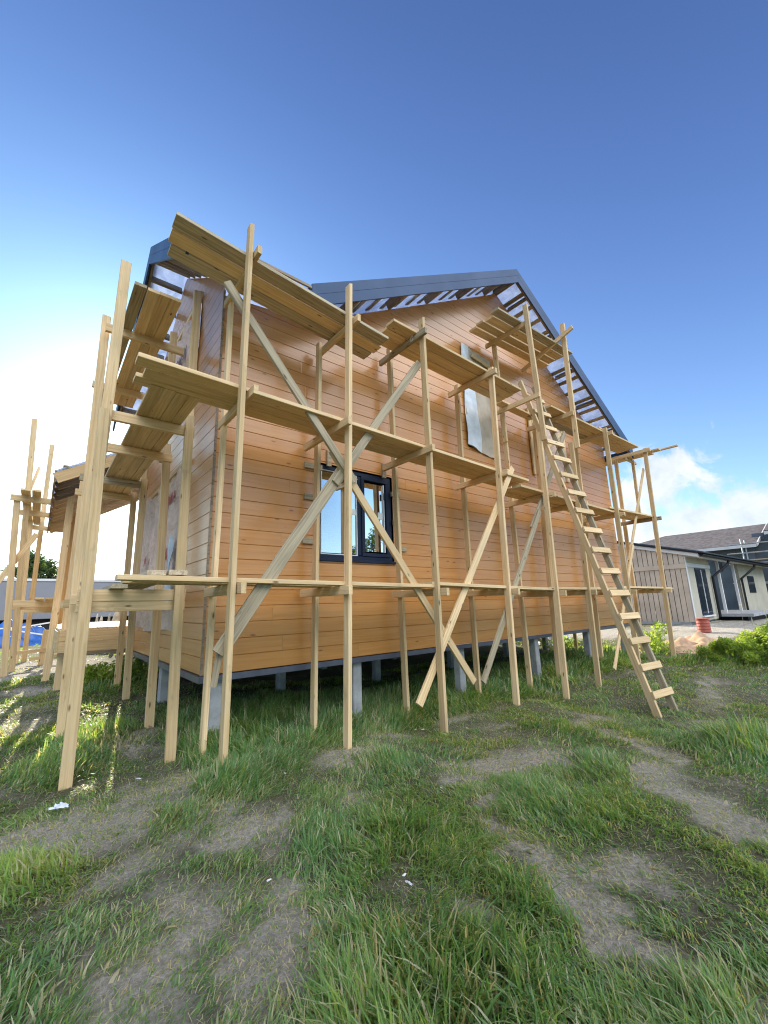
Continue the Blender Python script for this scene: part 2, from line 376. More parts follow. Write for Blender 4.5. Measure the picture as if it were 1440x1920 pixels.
def zg1(x, y): return float(zg(np.array([x]), np.array([y]))[0])
# bare, trodden patches: x, y, radius, strength
DIRT = [(-.9, -2.75, .55, .55), (-.45, -3.2, .4, .5), (-.6, -1.6, .5, .4), (1.44, -2.67, .17, 1.0), (.85, -3.18, .14, .95), (2.32, -2.29, .55, .75), (-.18, -2.03, .33, .95), (-.32, -2.72, .22, 1.0), (-1.12, -1.02, .55, .9),
        (-.88, -2.60, .30, .8), (-.43, -3.10, .30, .8), (.31, -3.35, .17, .9), (1.05, -1.17, .42, .75), (1.95, -.75, .35, .7), (-.455, -.76, .42, .75), (3.26, -.68, .35, .7),
        (1.36, -3.73, .28, .7), (-.50, .80, .40, .7), (-.81, -2.91, .22, .75), (-.3, -1.55, .25, .6), (-.9, -1.9, .25, .55), (.6, -2.1, .22, .45),
        (-1.3, 3.5, .5, .6), (-1.6, 2.2, .5, .6), (-1.5, 5.5, .6, .7), (-1.6, 8.5, 1.2, .9), (-1.0, 11, 1.6, .9), (-3, 6, 1.0, .5), (16.5, 0, 1.6, .9), (19, 0, 1.8, 1.), (18, -1.5, 1.5, .8), (22, -.8, 2.2, 1.), (26, -1, 3., 1.), (16, 3, 2, .9), (18, 6, 3, .9), (3.2, -1.55, .3, .4), (4.6, -1.9, .4, .4)]
STREAK = [((2.73, -3.47), (2.19, -4.19), .22, .85), ((4.16, -2.0), (3.64, -3.25), .20, .6), ((2.73, -3.47), (3.64, -3.25), .22, .55), ((1.16, -3.16), (.89, -3.79), .13, .85), ((.89, -3.79), (.73, -4.12), .16, .95), ((.73, -4.12), (.70, -4.6), .18, .9),
          ((1.8, -1.7), (1.16, -3.16), .12, .4), ((6.0, -3.0), (9.0, -2.2), .25, .35)]
_VN = np.random.default_rng(77).uniform(-1, 1, (256, 256))
def vnoise(x, y):
    xi = np.floor(x).astype(int); yi = np.floor(y).astype(int); fx = x-xi; fy = y-yi; fx = fx*fx*(3-2*fx); fy = fy*fy*(3-2*fy)
    g = lambda a, b: _VN[a % 256, b % 256]
    return (g(xi, yi)*(1-fx)+g(xi+1, yi)*fx)*(1-fy)+(g(xi, yi+1)*(1-fx)+g(xi+1, yi+1)*fx)*fy
def fbm(x, y, o=4):
    s = 0; a = .5
    for k in range(o): s = s+a*vnoise(x*2**k+17.3*k, y*2**k-9.1*k); a *= .55
    return s
def dirt_at(x, y):
    x, y = x+.30*fbm(x*3.1, y*3.1)+.0, y+.30*fbm(x*3.1+40, y*3.1+11)
    d = np.zeros_like(x)
    for (a, b, r, s) in DIRT: d = np.maximum(d, s*np.exp(-(((x-a)**2+(y-b)**2)/(r*r*.66))**1.3))
    for (p, q, r, s) in STREAK:
        px, py = p; vx, vy = q[0]-px, q[1]-py; L2 = vx*vx+vy*vy
        t = np.clip(((x-px)*vx+(y-py)*vy)/L2, 0, 1); dd = (x-px-t*vx)**2+(y-py-t*vy)**2
        d = np.maximum(d, s*np.exp(-(dd/(r*r*.7))**1.2))
    d = d*(1+.9*fbm(x*5+3, y*5+8))+.30*np.clip(fbm(x*1.9+60, y*1.9)+.12, 0, 1)+.16*np.clip(fbm(x*7+5, y*7+31), 0, 1)
    return np.clip(d, 0, 1.1)
# taller tussocks: x, y, radius, height factor
TALL = [(-.19, -3.31, .28, 1.2), (.05, -3.69, .40, 1.35), (-.32, -3.6, .35, 1.3), (-.08, -1.25, .30, 1.2), (4.4, -3.75, .45, 1.6), (-1.35, -1.5, .30, .7), (-.78, 1.07, .45, 1.4), (-1.05, .55, .35, 1.1),
        (1.27, -1.58, .35, .8), (.62, -3.6, .28, .8), (.6, -2.64, .35, .7), (-1.3, -2.65, .3, .7), (.66, -4.4, .3, .7), (1.7, -3.1, .4, .6), (2.6, -2.9, .4, .7), (3.6, -2.2, .5, .5), (.45, -.95, .3, .6), (2.0, -1.9, .3, .5), (-.55, -1.5, .22, .7), (.1, -2.4, .3, .6), (11.2, -2.4, .8, 1.7), (11.8, -3.4, .9, 2.2), (10.6, -1.6, .5, 1.0), (12.5, -4.5, 1.2, 2.2), (12.2, -.2, .7, 1.5)]
def tall_at(x, y):
    d = np.zeros_like(x)
    for (a, b, r, s) in TALL: d = np.maximum(d, s*np.exp(-((x-a)**2+(y-b)**2)/(r*r)))
    band = np.clip((y+.75)/.5, 0, 1)*np.clip((2.2-y)/1.2, 0, 1)*np.clip((x+.3)/.4, 0, 1)*np.clip((13-x)/2, 0, 1)
    d = np.maximum(d, 1.15*band)
    left = np.clip((y-3.2)/1.0, 0, 1)*np.clip((8-y)/2, 0, 1)*np.clip((x+1.0)/.3, 0, 1)*np.clip((2-x)/1, 0, 1)
    return np.maximum(d, .9*left)
def build_ground():
    def axis(lo, hi, step, far):
        a = list(np.arange(lo, hi+1e-6, step)); s = step; up = hi
        while up < far: s *= 1.35; up += s; a.append(up)
        s = step; dn = lo; pre = []
        while dn > -far: s *= 1.35; dn -= s; pre.append(dn)
        return np.array(pre[::-1]+a)
    xs = axis(-3.0, 13.0, 0.11, 900); ys = axis(-5.2, 6.0, 0.11, 900)
    X, Y = np.meshgrid(xs, ys); Zz = zg(X, Y); nx, ny = len(xs), len(ys)
    vs = np.stack([X.ravel(), Y.ravel(), Zz.ravel()], 1)
    i = np.arange(nx-1)[None, :]+np.arange(ny-1)[:, None]*nx
    fs = np.stack([i, i+1, i+1+nx, i+nx], -1).reshape(-1, 4)
    me = bpy.data.meshes.new('ground'); me.from_pydata(vs.tolist(), [], fs.tolist()); me.update()
    me.attributes.new('dirt', 'FLOAT', 'POINT').data.foreach_set('value', dirt_at(X.ravel(), Y.ravel()).astype('f'))
    me.polygons.foreach_set('use_smooth', [True]*len(me.polygons)); me.materials.append(MATS['turf'])
    o = bpy.data.objects.new('ground', me); COL.objects.link(o); tag(o, kind='structure')
build_ground()

# ------------------------------------------------------------------ the house
BH = 0.185                       # board height
def fz_main(x): return 8.31-0.6*abs(x-6.4)            # roof top of the main gable
def fz_cross(y): return 7.09-0.7*abs(y-2.4)           # roof top of the cross gable
def siding(P, outline, top, openings, mb):
    """P(h, z, depth) -> point. outline(z) -> (lo, hi) or None. Boards as chamfered strips."""
    k = 0
    while k*BH < top:
        z0, z1 = k*BH, min((k+1)*BH, top); ch = 0.006
        lv = sorted(set([z0, z0+ch, z1-ch, z1]+[e for o in openings for e in (o[2], o[3]) if z0 < e < z1]))
        start = random.uniform(-5.5, -0.5); joints = [start+i*6.0 for i in range(5)]
        tones = [random.uniform(0.965, 1.03) for _ in joints]; offs = [random.uniform(0, 60) for _ in joints]
        for za, zb in zip(lv[:-1], lv[1:]):
            if zb-za < 1e-5: continue
            oa, ob = outline(za), outline(zb)
            if oa is None or ob is None: continue
            da = 0.008 if (za-z0 < 1e-5 or z1-za < 1e-5) else 0.0
            db = 0.008 if (zb-z0 < 1e-5 or z1-zb < 1e-5) else 0.0
            ivs = [(oa[0], ob[0], oa[1], ob[1])]
            for (h0, h1, q0, q1) in openings:
                if za >= q0-1e-6 and zb <= q1+1e-6:
                    nv = []
                    for (a0, b0, a1, b1) in ivs:
                        if a1 <= h0 or a0 >= h1: nv.append((a0, b0, a1, b1)); continue
                        if a0 < h0: nv.append((a0, b0, h0, h0))
                        if a1 > h1: nv.append((h1, h1, a1, b1))
                    ivs = nv
            for (a0, b0, a1, b1) in ivs:
                cuts = [(a0, b0)]+[(j, j) for j in joints if max(a0, b0)+.02 < j < min(a1, b1)-.02]+[(a1, b1)]
                for (ca, cb), (ea, eb) in zip(cuts[:-1], cuts[1:]):
                    mid = (ca+ea)/2; bi = max([i for i, j in enumerate(joints) if j <= mid+.01] or [0])
                    g0 = .0018 if (ca, cb) != (a0, b0) else 0
                    vs = [P(ca+g0, za, da), P(ea, za, da), P(eb, zb, db), P(cb+g0, zb, db)]
                    wc = [(h+offs[bi], z-z0+k*3.7, 0) for h, z in ((ca, za), (ea, za), (eb, zb), (cb, zb))]
                    mb.add(vs, [(0, 1, 2, 3)], wc, tones[bi], [1.0 if da else 0.0]*2+[1.0 if db else 0.0]*2)
        k += 1
WIN = (1.44, 2.84, 1.35, 2.75)
UPW = (4.90, 5.86, 3.76, 6.0)
UPW2 = (7.25, 8.85, 3.65, 5.20)
LOW = (1.25, 4.30, 0.46, 2.78)
LUP = (1.15, 2.85, 3.95, 5.45)
house = thing('timber_house', (5.0, 3.0, -0.06), 'unfinished orange varnished timber house on concrete piles with a dark blue gable roof', 'house')
def build_house():
    # --- walls
    mb = MB()
    def out_front(z):
        zz = z+0.24
        if zz > 8.30: return None
        lo = 0.0 if z <= 4.97 else 6.4-(8.31-zz)/0.6
        hi = min(11.3, 6.4+(8.31-zz)/0.6)
        return (max(0.0, lo), hi) if hi-lo > .02 else None
    siding(lambda h, z, d: Vector((h, d, z)), out_front, 8.05, [WIN, UPW, UPW2], mb)
    fw = mb.build('front_wall', 'varnished_siding', house)
    mb = MB()
    def out_left(z):
        if z > 6.74: return None
        e = max(0.0, (z-5.10)/0.7); return (e, 4.8-e)
    siding(lambda h, z, d: Vector((d, h, z)), out_left, 6.74, [LOW, LUP], mb)
    mb.f = [tuple(reversed(q)) for q in mb.f]
    lw = mb.build('left_wall', 'varnished_siding', house)
    mb = MB()
    siding(lambda h, z, d: Vector((11.3-d, h, z)), lambda z: (0.0, 12.0), 5.1, [], mb)
    mb.build('right_wall', 'varnished_siding', house)
    mb = MB()
    siding(lambda h, z, d: Vector((h, 12.0-d, z)), lambda z: (1.5, 11.3), 5.1, [], mb)
    siding(lambda h, z, d: Vector((1.5+d, h, z)), lambda z: (4.8, 12.0), 4.9, [], mb)
    siding(lambda h, z, d: Vector((h, 4.8-d, z)), lambda z: (0.0, 1.5), 4.9, [], mb)
    mb.build('rear_wall', 'varnished_siding', house)
    # dark core so that no light leaks through the shell
    MB().box((4.7, 0.5, 3.5), (9.2, 0.52, 6.0), 0.0).build('inner_lining', 'dark_void', house); MB().box((0.35, 0.9, 0.3), (0.37, 4.5, 5.6), 0.0).build('inner_lining', 'dark_void', house)
    mb = MB(); mb.box((0.01, 0.01, -0.05), (11.29, 4.79, -0.012), 0.0); mb.box((1.51, 4.795, -0.05), (11.29, 11.99, -0.012), 0.0)
    mb.build('floor', 'rough_sawn_dark', house)
    # corner trim: thin dark strip where the two sidings meet
    mb = MB(); mb.box((-0.012, -0.012, 0.0), (0.012, 0.012, 4.9), 0.002); mb.build('corner_strip', 'rough_sawn_dark', house)
    # base flashing
    mb = MB(); mb.box((-0.03, -0.03, -0.075), (11.33, -0.004, -0.006), 0.003); mb.build('base_flashing', 'flashing_steel', house)
    mb = MB(); mb.box((-0.03, -0.002, -0.075), (-0.004, 4.8, -0.006), 0.003); mb.build('base_flashing', 'flashing_steel', house)
    mb = MB(); mb.box((11.304, -0.002, -0.075), (11.33, 12.0, -0.006), 0.003); mb.build('base_flashing', 'flashing_steel', house)
    # concrete piles
    for x in (0.19, 2.14, 4.36, 6.73, 9.06, 11.12):
        for y in (0.13, 2.5, 4.7, 7.2, 9.6, 11.85):
            if x < 1 and y > 5: continue
            b = MB(); g = zg1(x, y)
            b.beam((x, y, g-0.3), (x, y, -0.052), 0.145, 0.145, (0, 1, 0), 0.012, 4, 0.0, random.uniform(.9, 1.1)); b.build('pile', 'concrete', house)
    # --- roof
    roof = MB()
    def RM(x, y): return (x, y, fz_main(x))
    def RC(x, y): return (x, y, fz_cross(y))
    roof.slab([RM(.98, -.58), RM(6.4, -.58), RM(6.4, 12.6), RM(-1.5, 12.6), RM(-1.5, 5.42), RM(.87, 5.42), RM(4.36, 2.4)], .03)
    roof.slab([RM(6.4, -.58), RM(11.78, -.58), RM(11.78, 12.6), RM(6.4, 12.6)], .03)
    roof.slab([RC(-.58, -.58), RC(.98, -.58), RC(4.36, 2.4), RC(-.58, 2.4)], .03)
    roof.slab([RC(-.58, 2.4), RC(4.36, 2.4), RC(.87, 5.42), RC(-.58, 5.42)], .03)
    rf = roof.build('roof', 'roof_film', house)
    sM = Vector((1, 0, 0.6)).normalized(); nL = Vector((-0.6, 0, 1)).normalized(); nR = Vector((0.6, 0, 1)).normalized()
    # battens and lookouts under the gable overhang
    s = 0.12; i = 0
    while s < 5.3:
        for side, n in ((-1, nL), (1, nR)):
            x = 6.4+side*(s+0.02); z = fz_main(x)
            if side < 0 and x < 1.25: continue
            c = Vector((x, 0, z))-n*0.046
            timber('batten', c+Vector((0, -.575, 0)), c+Vector((0, .25, 0)), 0.10, 0.026, rf, tuple(n), 'pine_weathered', .002)
            if i % 3 == 1:
                c = Vector((x+side*0.09, 0, fz_main(x+side*.09)))-n*0.135
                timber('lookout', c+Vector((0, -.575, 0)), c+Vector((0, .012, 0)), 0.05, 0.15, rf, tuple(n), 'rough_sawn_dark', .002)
        s += 0.335; i += 1
    c = Vector((6.4, 0, 8.31-.17))
    timber('ridge_beam', c+Vector((0, -.575, 0)), c+Vector((0, .05, 0)), 0.08, 0.22, rf, (0, 0, 1), 'rough_sawn_dark')
    # lookouts below the left cross-gable overhang
    for k in range(15):
        y = -.42+k*.40
        if abs(y-2.4) < .12: continue
        n = Vector((0, -0.7, 1)).normalized() if y < 2.4 else Vector((0, 0.7, 1)).normalized()
        if fz_cross(y) < 5.0: continue
        c = Vector((0, y, fz_cross(y)))-n*0.150
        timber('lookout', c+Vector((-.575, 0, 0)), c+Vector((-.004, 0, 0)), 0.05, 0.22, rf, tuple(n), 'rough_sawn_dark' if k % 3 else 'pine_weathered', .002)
    # main gable barge boards (folded steel in two courses)
    def barge(p0, p1, outward, name='barge_board', h=0.34):
        p0, p1 = Vector(p0), Vector(p1); up = Vector((0, 0, 1)); mb = MB(); o = Vector(outward)
        for (a, b, e) in ((0.02, -0.155, 0.0), (-0.16, -h, 0.006)):
            q = [p0+up*a, p1+up*a, p1+up*b, p0+up*b]; vs = [v-o*e for v in q]+[v+o*(0.026) for v in q]
            f = [(0, 1, 2, 3), (7, 6, 5, 4), (0, 4, 5, 1), (1, 5, 6, 2), (2, 6, 7, 3), (3, 7, 4, 0)]
            mb.add(vs, f)
        q = [p0+up*.02, p1+up*.02]; vs = [q[0], q[1], q[1]-o*.14, q[0]-o*.14]; vs += [v+up*.006 for v in vs]
        mb.add(vs, [(0, 1, 2, 3), (7, 6, 5, 4), (0, 4, 5, 1), (1, 5, 6, 2), (2, 6, 7, 3), (3, 7, 4, 0)])
        return mb.build(name, 'navy_steel', rf)
    barge((0.98, -.60, 5.06), (6.4, -.60, 8.31), (0, -1, 0)); barge((11.80, -.60, 5.07), (6.402, -.60, 8.309), (0, -1, 0))
    barge((-.60, -.60, 4.99), (-.60, 2.4, 7.09), (-1, 0, 0)); barge((-.60, 5.42, 4.976), (-.60, 2.402, 7.088), (-1, 0, 0))
    # inner timber of the barge, seen from below
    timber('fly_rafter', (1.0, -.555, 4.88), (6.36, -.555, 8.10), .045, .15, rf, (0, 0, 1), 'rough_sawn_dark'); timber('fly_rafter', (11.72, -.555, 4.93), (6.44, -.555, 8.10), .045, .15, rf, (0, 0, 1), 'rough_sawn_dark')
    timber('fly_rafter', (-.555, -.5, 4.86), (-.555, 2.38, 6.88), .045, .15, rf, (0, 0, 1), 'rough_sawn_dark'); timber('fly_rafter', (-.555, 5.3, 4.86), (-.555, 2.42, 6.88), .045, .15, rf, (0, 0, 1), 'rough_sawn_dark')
    # front eave of the cross wing: fascia and two open battens
    timber('fascia', (-.57, -.575, 4.86), (.96, -.575, 4.86), .03, .16, rf, (0, 0, 1), 'rough_sawn_dark')
    timber('batten', (-.55, -.615, 5.02), (.97, -.615, 5.02), .03, .045, rf, (0, 0, 1), 'rough_sawn_dark')
    for x in (-.1, .45, .9): timber('rafter_tail', (x, -.57, 4.87), (x, .01, 5.24), .05, .14, rf, (0, 0, 1), 'pine_weathered')
    timber('fascia', (11.76, -.55, 4.93), (11.76, 12.5, 4.93), .03, .18, rf, (0, 0, 1), 'navy_steel')
    # porch roof: rake beam, eave fascia, rafters running down the slope
    timber('rake_beam', (-1.49, 5.45, 3.40), (.86, 5.45, 4.81), .045, .22, rf, (0, 0, 1), 'pine')
    timber('fascia', (-1.50, 5.43, 3.44), (-1.50, 12.5, 3.44), .03, .26, rf, (0, 0, 1), 'rough_sawn_dark')
    for k in range(12):
        y = 5.95+k*0.58; timber('rafter', (-1.46, y, 3.36), (1.5, y, 5.13), .05, .18, rf, (0, 0, 1), 'rough_sawn_dark' if k < 3 else 'pine')
    for x in (-1.35, -.75, -.1): timber('batten', (x, 5.40, fz_main(x)+.02), (x, 12.5, fz_main(x)+.02), .09, .03, rf, (0, 0, 1), 'pine_weathered')
    # porch deck: edge beams, boards, piles
    dk = MB()
    for k in range(17): dk.beam((-1.05+k*.152, 5.0, .415), (-1.05+k*.152, 10.5, .415), .14, .035, (0, 0, 1), .004, 1, 0.0, random.uniform(.9, 1.1))
    dko = dk.build('porch_deck', 'pine', house)
    timber('deck_beam', (-1.10, 4.97, .30), (1.45, 4.97, .30), .05, .19, dko, (0, 0, 1)); timber('deck_beam', (-1.10, 4.965, .10), (1.45, 4.965, .10), .05, .20, dko, (0, 0, 1))
    timber('deck_beam', (-1.12, 5.0, .20), (-1.12, 10.4, .20), .05, .38, dko, (0, 0, 1)); timber('deck_beam', (-1.1, 4.99, -.035), (1.4, 4.99, -.035), .10, .06, dko, (0, 0, 1), 'rough_sawn_dark')
    for x in (-.95, .9): timber('porch_post', (x, 10.2, .43), (x, 10.2, fz_main(x)-.2), .14, .14, house, (0, 1, 0))
    # --- ground floor window
    x0, x1, z0, z1 = WIN; F = MB(); y0 = 0.05
    def ring(mb, a0, a1, b0, b1, wdt, ya, yb):
        mb.box((a0, ya, b0), (a1, yb, b0+wdt), .004); mb.box((a0, ya, b1-wdt), (a1, yb, b1), .004)
        mb.box((a0, ya, b0+wdt), (a0+wdt, yb, b1-wdt), .004); mb.box((a1-wdt, ya, b0+wdt), (a1, yb, b1-wdt), .004)
    ring(F, x0+.012, x1-.012, z0+.012, z1-.012, .06, y0-.02, y0+.06)
    win = F.build('window', 'frame_navy', house)
    m = MB(); m.box((x0+.72, y0-.015, z0+.082), (x0+.79, y0+.055, z1-.082), .004); m.build('mullion', 'frame_navy', win)
    m = MB(); ring(m, x0+.79, x1-.072, z0+.072, z1-.072, .055, y0-.035, y0+.04); m.build('sash', 'frame_navy', win)
    m = MB(); ring(m, x0+.082, x0+.72, z0+.072, z1-.072, .014, y0-.008, y0+.03); m.build('glazing_bead', 'gasket_white', win)
    m = MB(); m.box((x1-.165, y0-.02, z0+.147), (x1-.150, y0+.03, z1-.147), .002); m.build('glazing_bead', 'gasket_white', win)
    m = MB(); m.box((x0+.10, y0+.012, z0+.10), (x0+.71, y0+.018, z1-.10), 0); m.build('pane', 'window_glass', win)
    m = MB(); m.box((x0+.865, y0+.006, z0+.157), (x1-.157, y0+.012, z1-.157), 0); m.build('pane', 'window_glass', win)
    m = MB(); m.box((x0-.01, -.035, z0-.03), (x1+.02, .05, z0+.008), .004); m.build('sill', 'frame_navy', win)
    for hz in (1.75, 2.35):
        m = MB(); m.box((x1-.175, y0-.055, hz), (x1-.15, y0-.035, hz+.11), .003); m.build('hinge', 'frame_navy', win)
    m = MB(); m.box((x0+.62, y0+.003, 2.05), (x0+.70, y0+.010, 2.14), .0); m.box((x1-.27, y0-.002, 2.03), (x1-.18, y0+.004, 2.14), 0); m.build('sticker', 'white_plastic', win)
    # timber clips nailed round the window
    for (a, b, c, d) in ((1.22, 1.50, 2.62, 2.70), (1.22, 1.47, 2.16, 2.24), (1.20, 1.46, 1.54, 1.62), (2.80, 2.98, 2.42, 2.50), (2.82, 3.00, 1.95, 2.03), (2.80, 3.08, 1.53, 1.61)):
        m = MB(); m.box((a, -.035, c), (b, -.004, d), .003, random.uniform(.75, .95)); m.build('clip_block', 'pine_weathered', win)
    for xx in (1.62, 2.66):
        m = MB(); m.box((xx-.035, -.035, 2.71), (xx+.035, -.004, 2.95), .003, .85); m.build('clip_block', 'pine_weathered', win)
    # room behind the window: pale boards and a white bracket
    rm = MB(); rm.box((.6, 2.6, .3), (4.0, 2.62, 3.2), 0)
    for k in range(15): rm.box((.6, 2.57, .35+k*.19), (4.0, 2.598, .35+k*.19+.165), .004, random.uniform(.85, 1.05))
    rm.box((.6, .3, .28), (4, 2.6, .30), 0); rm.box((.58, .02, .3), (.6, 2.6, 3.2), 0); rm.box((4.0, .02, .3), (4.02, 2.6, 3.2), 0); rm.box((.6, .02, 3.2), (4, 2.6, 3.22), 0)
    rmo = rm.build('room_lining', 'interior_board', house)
    # --- covered upper opening
    x0, x1, z0, z1 = UPW; NX, NZ = 22, 44; vs = []; fs = []
    for j in range(NZ+1):
        for i in range(NX+1):
            u, v = i/NX, j/NZ
            x = x0-.03+u*(x1-x0+.04); z = z0+.04-.05*u-.10*math.sin(u*2.2)*(1-v)+v*(z1-z0+.02)
            y = -.012-.028*abs(math.sin(9*u+3*v))*(.4+.6*math.sin(5*v+2*u)**2)-.012*math.sin(23*u+17*v)*math.sin(11*v)
            vs.append((x, y, z))
    for j in range(NZ):
        for i in range(NX): q = j*(NX+1)+i; fs.append((q, q+1, q+NX+2, q+NX+1))
    cov = MB().add(vs, fs).build('opening_cover', 'plywood', house, 'grey beige sheet over the upper window opening', True)
    vs = []; fs = []
    for j in range(NZ+1):
        for i in range(9):
            u, v = i/8, j/NZ
            x = x0-.05+u*(.30+.07*math.sin(v*5)+.12*(1-v)**2); z = z0+.03-.10*u*(1-v)+v*(z1-z0+.03)
            vs.append((x, -.04-.03*math.sin(u*math.pi)-.015*math.sin(14*v+6*u), z))
    for j in range(NZ):
        for i in range(8): q = j*9+i; fs.append((q, q+1, q+10, q+9))
    MB().add(vs, fs).build('film_strip', 'film_blue', cov, 'pale blue film strip down the left edge', True)
    for zz, a in ((5.82, 5.15), (5.63, 5.10)): timber('batten', (a, -.07, zz+.05), (5.98, -.07, zz-.06), .08, .03, cov, (0, -1, 0))
    # second covered opening behind the ladder
    x0, x1, z0, z1 = UPW2
    m = MB(); m.box((x0, .0, z0), (x1, .02, z1), 0); c2 = m.build('opening_cover', 'membrane', house)
    timber('jamb_board', (7.24, -.04, z0-.08), (7.24, -.04, z1+.05), .12, .035, c2, (0, -1, 0)); timber('jamb_board', (7.38, -.03, z0), (7.38, -.03, z1), .10, .04, c2, (0, -1, 0))
    timber('jamb_board', (8.80, -.03, z0), (8.80, -.03, z1), .12, .04, c2, (0, -1, 0)); timber('head_board', (7.2, -.045, z1+.02), (8.9, -.045, z1+.02), .03, .12, c2, (0, 0, 1))
    timber('rail', (7.9, -.03, 4.35), (8.7, -.03, 4.95), .03, .10, c2, (0, 0, 1))
    # --- membrane over the left wall openings
    def membrane(y0, y1, z0, z1, seed):
        n, m_ = 46, 34; vs = []; fs = []; r = random.Random(seed)
        cr = [(r.uniform(0, 1), r.uniform(-.5, .5), r.uniform(.02, .06), r.uniform(.02, .05)) for _ in range(14)]
        for j in range(m_+1):
            for i in range(n+1):
                u, v = i/n, j/m_; d = 0
                for (c, k, w, a) in cr: d += a*math.exp(-((u-c-k*(v-.5))/w)**2)
                vs.append((-.014-d*.8-.006*math.sin(31*u+13*v)*math.sin(23*v), y0+u*(y1-y0)+.03*math.sin(7*v), z0+v*(z1-z0)+.025*math.sin(9*u)*(1-v)))
        for j in range(m_):
            for i in range(n): q = j*(n+1)+i; fs.append((q+1, q, q+n+1, q+n+2))
        return MB().add(vs, fs).build('wind_membrane', 'membrane', house, 'crumpled pinkish membrane printed in red', True)
    a = membrane(LOW[0]-.06, LOW[1]+.05, LOW[2]-.04, LOW[3]+.02, 3); b = membrane(LUP[0]-.06, LUP[1]+.05, LUP[2]-.03, LUP[3]+.03, 5)
    timber('top_batten', (-.035, 1.15, 2.82), (-.035, 4.35, 2.79), .04, .07, a, (0, 0, 1)); timber('top_batten', (-.035, 1.0, 5.50), (-.035, 2.95, 5.46), .04, .07, b, (0, 0, 1))
    def text(s, y, z, size, mat, par, tilt=0.0):
        cu = bpy.data.curves.new('lettering', 'FONT'); cu.body = s; cu.size = size; cu.shear = 0.25; cu.extrude = 0.001; cu.offset = 0.006
        tmp = bpy.data.objects.new('tmp', cu); COL.objects.link(tmp); dg = bpy.context.evaluated_depsgraph_get(); me = bpy.data.meshes.new_from_object(tmp.evaluated_get(dg)); bpy.data.objects.remove(tmp); bpy.data.curves.remove(cu)
        me.materials.clear(); me.materials.append(MATS[mat]); o = bpy.data.objects.new('lettering', me); COL.objects.link(o); o.parent = par
        # reading direction runs towards the camera (-Y) on the wall that faces -X
        o.rotation_euler = (R(90)+0.0, tilt, R(-90)); o.location = Vector((-.075, y, z))-world_loc(par)
    text('I', 2.42, 2.20, .20, 'dark_print', a); text('КОМН', 2.28, 2.30, .22, 'red_print', a); text('ИИ', 1.98, 1.45, .22, 'red_print', a)
    text('ИЗО', 3.55, 1.50, .22, 'red_print', a); text('13D', 4.2, .72, .24, 'red_print', a); text('15', 3.25, .78, .24, 'red_print', a); text('ИZ', 2.05, .74, .24, 'red_print', a)
    text('КОМНИ', 2.45, 4.75, .22, 'dark_print', b)
    # light blue scrap of film hanging on the membrane
    vs = []; fs = []
    for j in range(11):
        for i in range(5): vs.append((-.085-.02*math.sin(j*.9+i), 1.62-i*.045-.02*math.sin(j), 1.75-j*.10-.02*math.sin(i*2)))
    for j in range(10):
        for i in range(4): q = j*5+i; fs.append((q, q+1, q+6, q+5))
    MB().add(vs, fs).build('film_strip', 'film_blue', a, 'pale blue film scrap', True)
build_house()

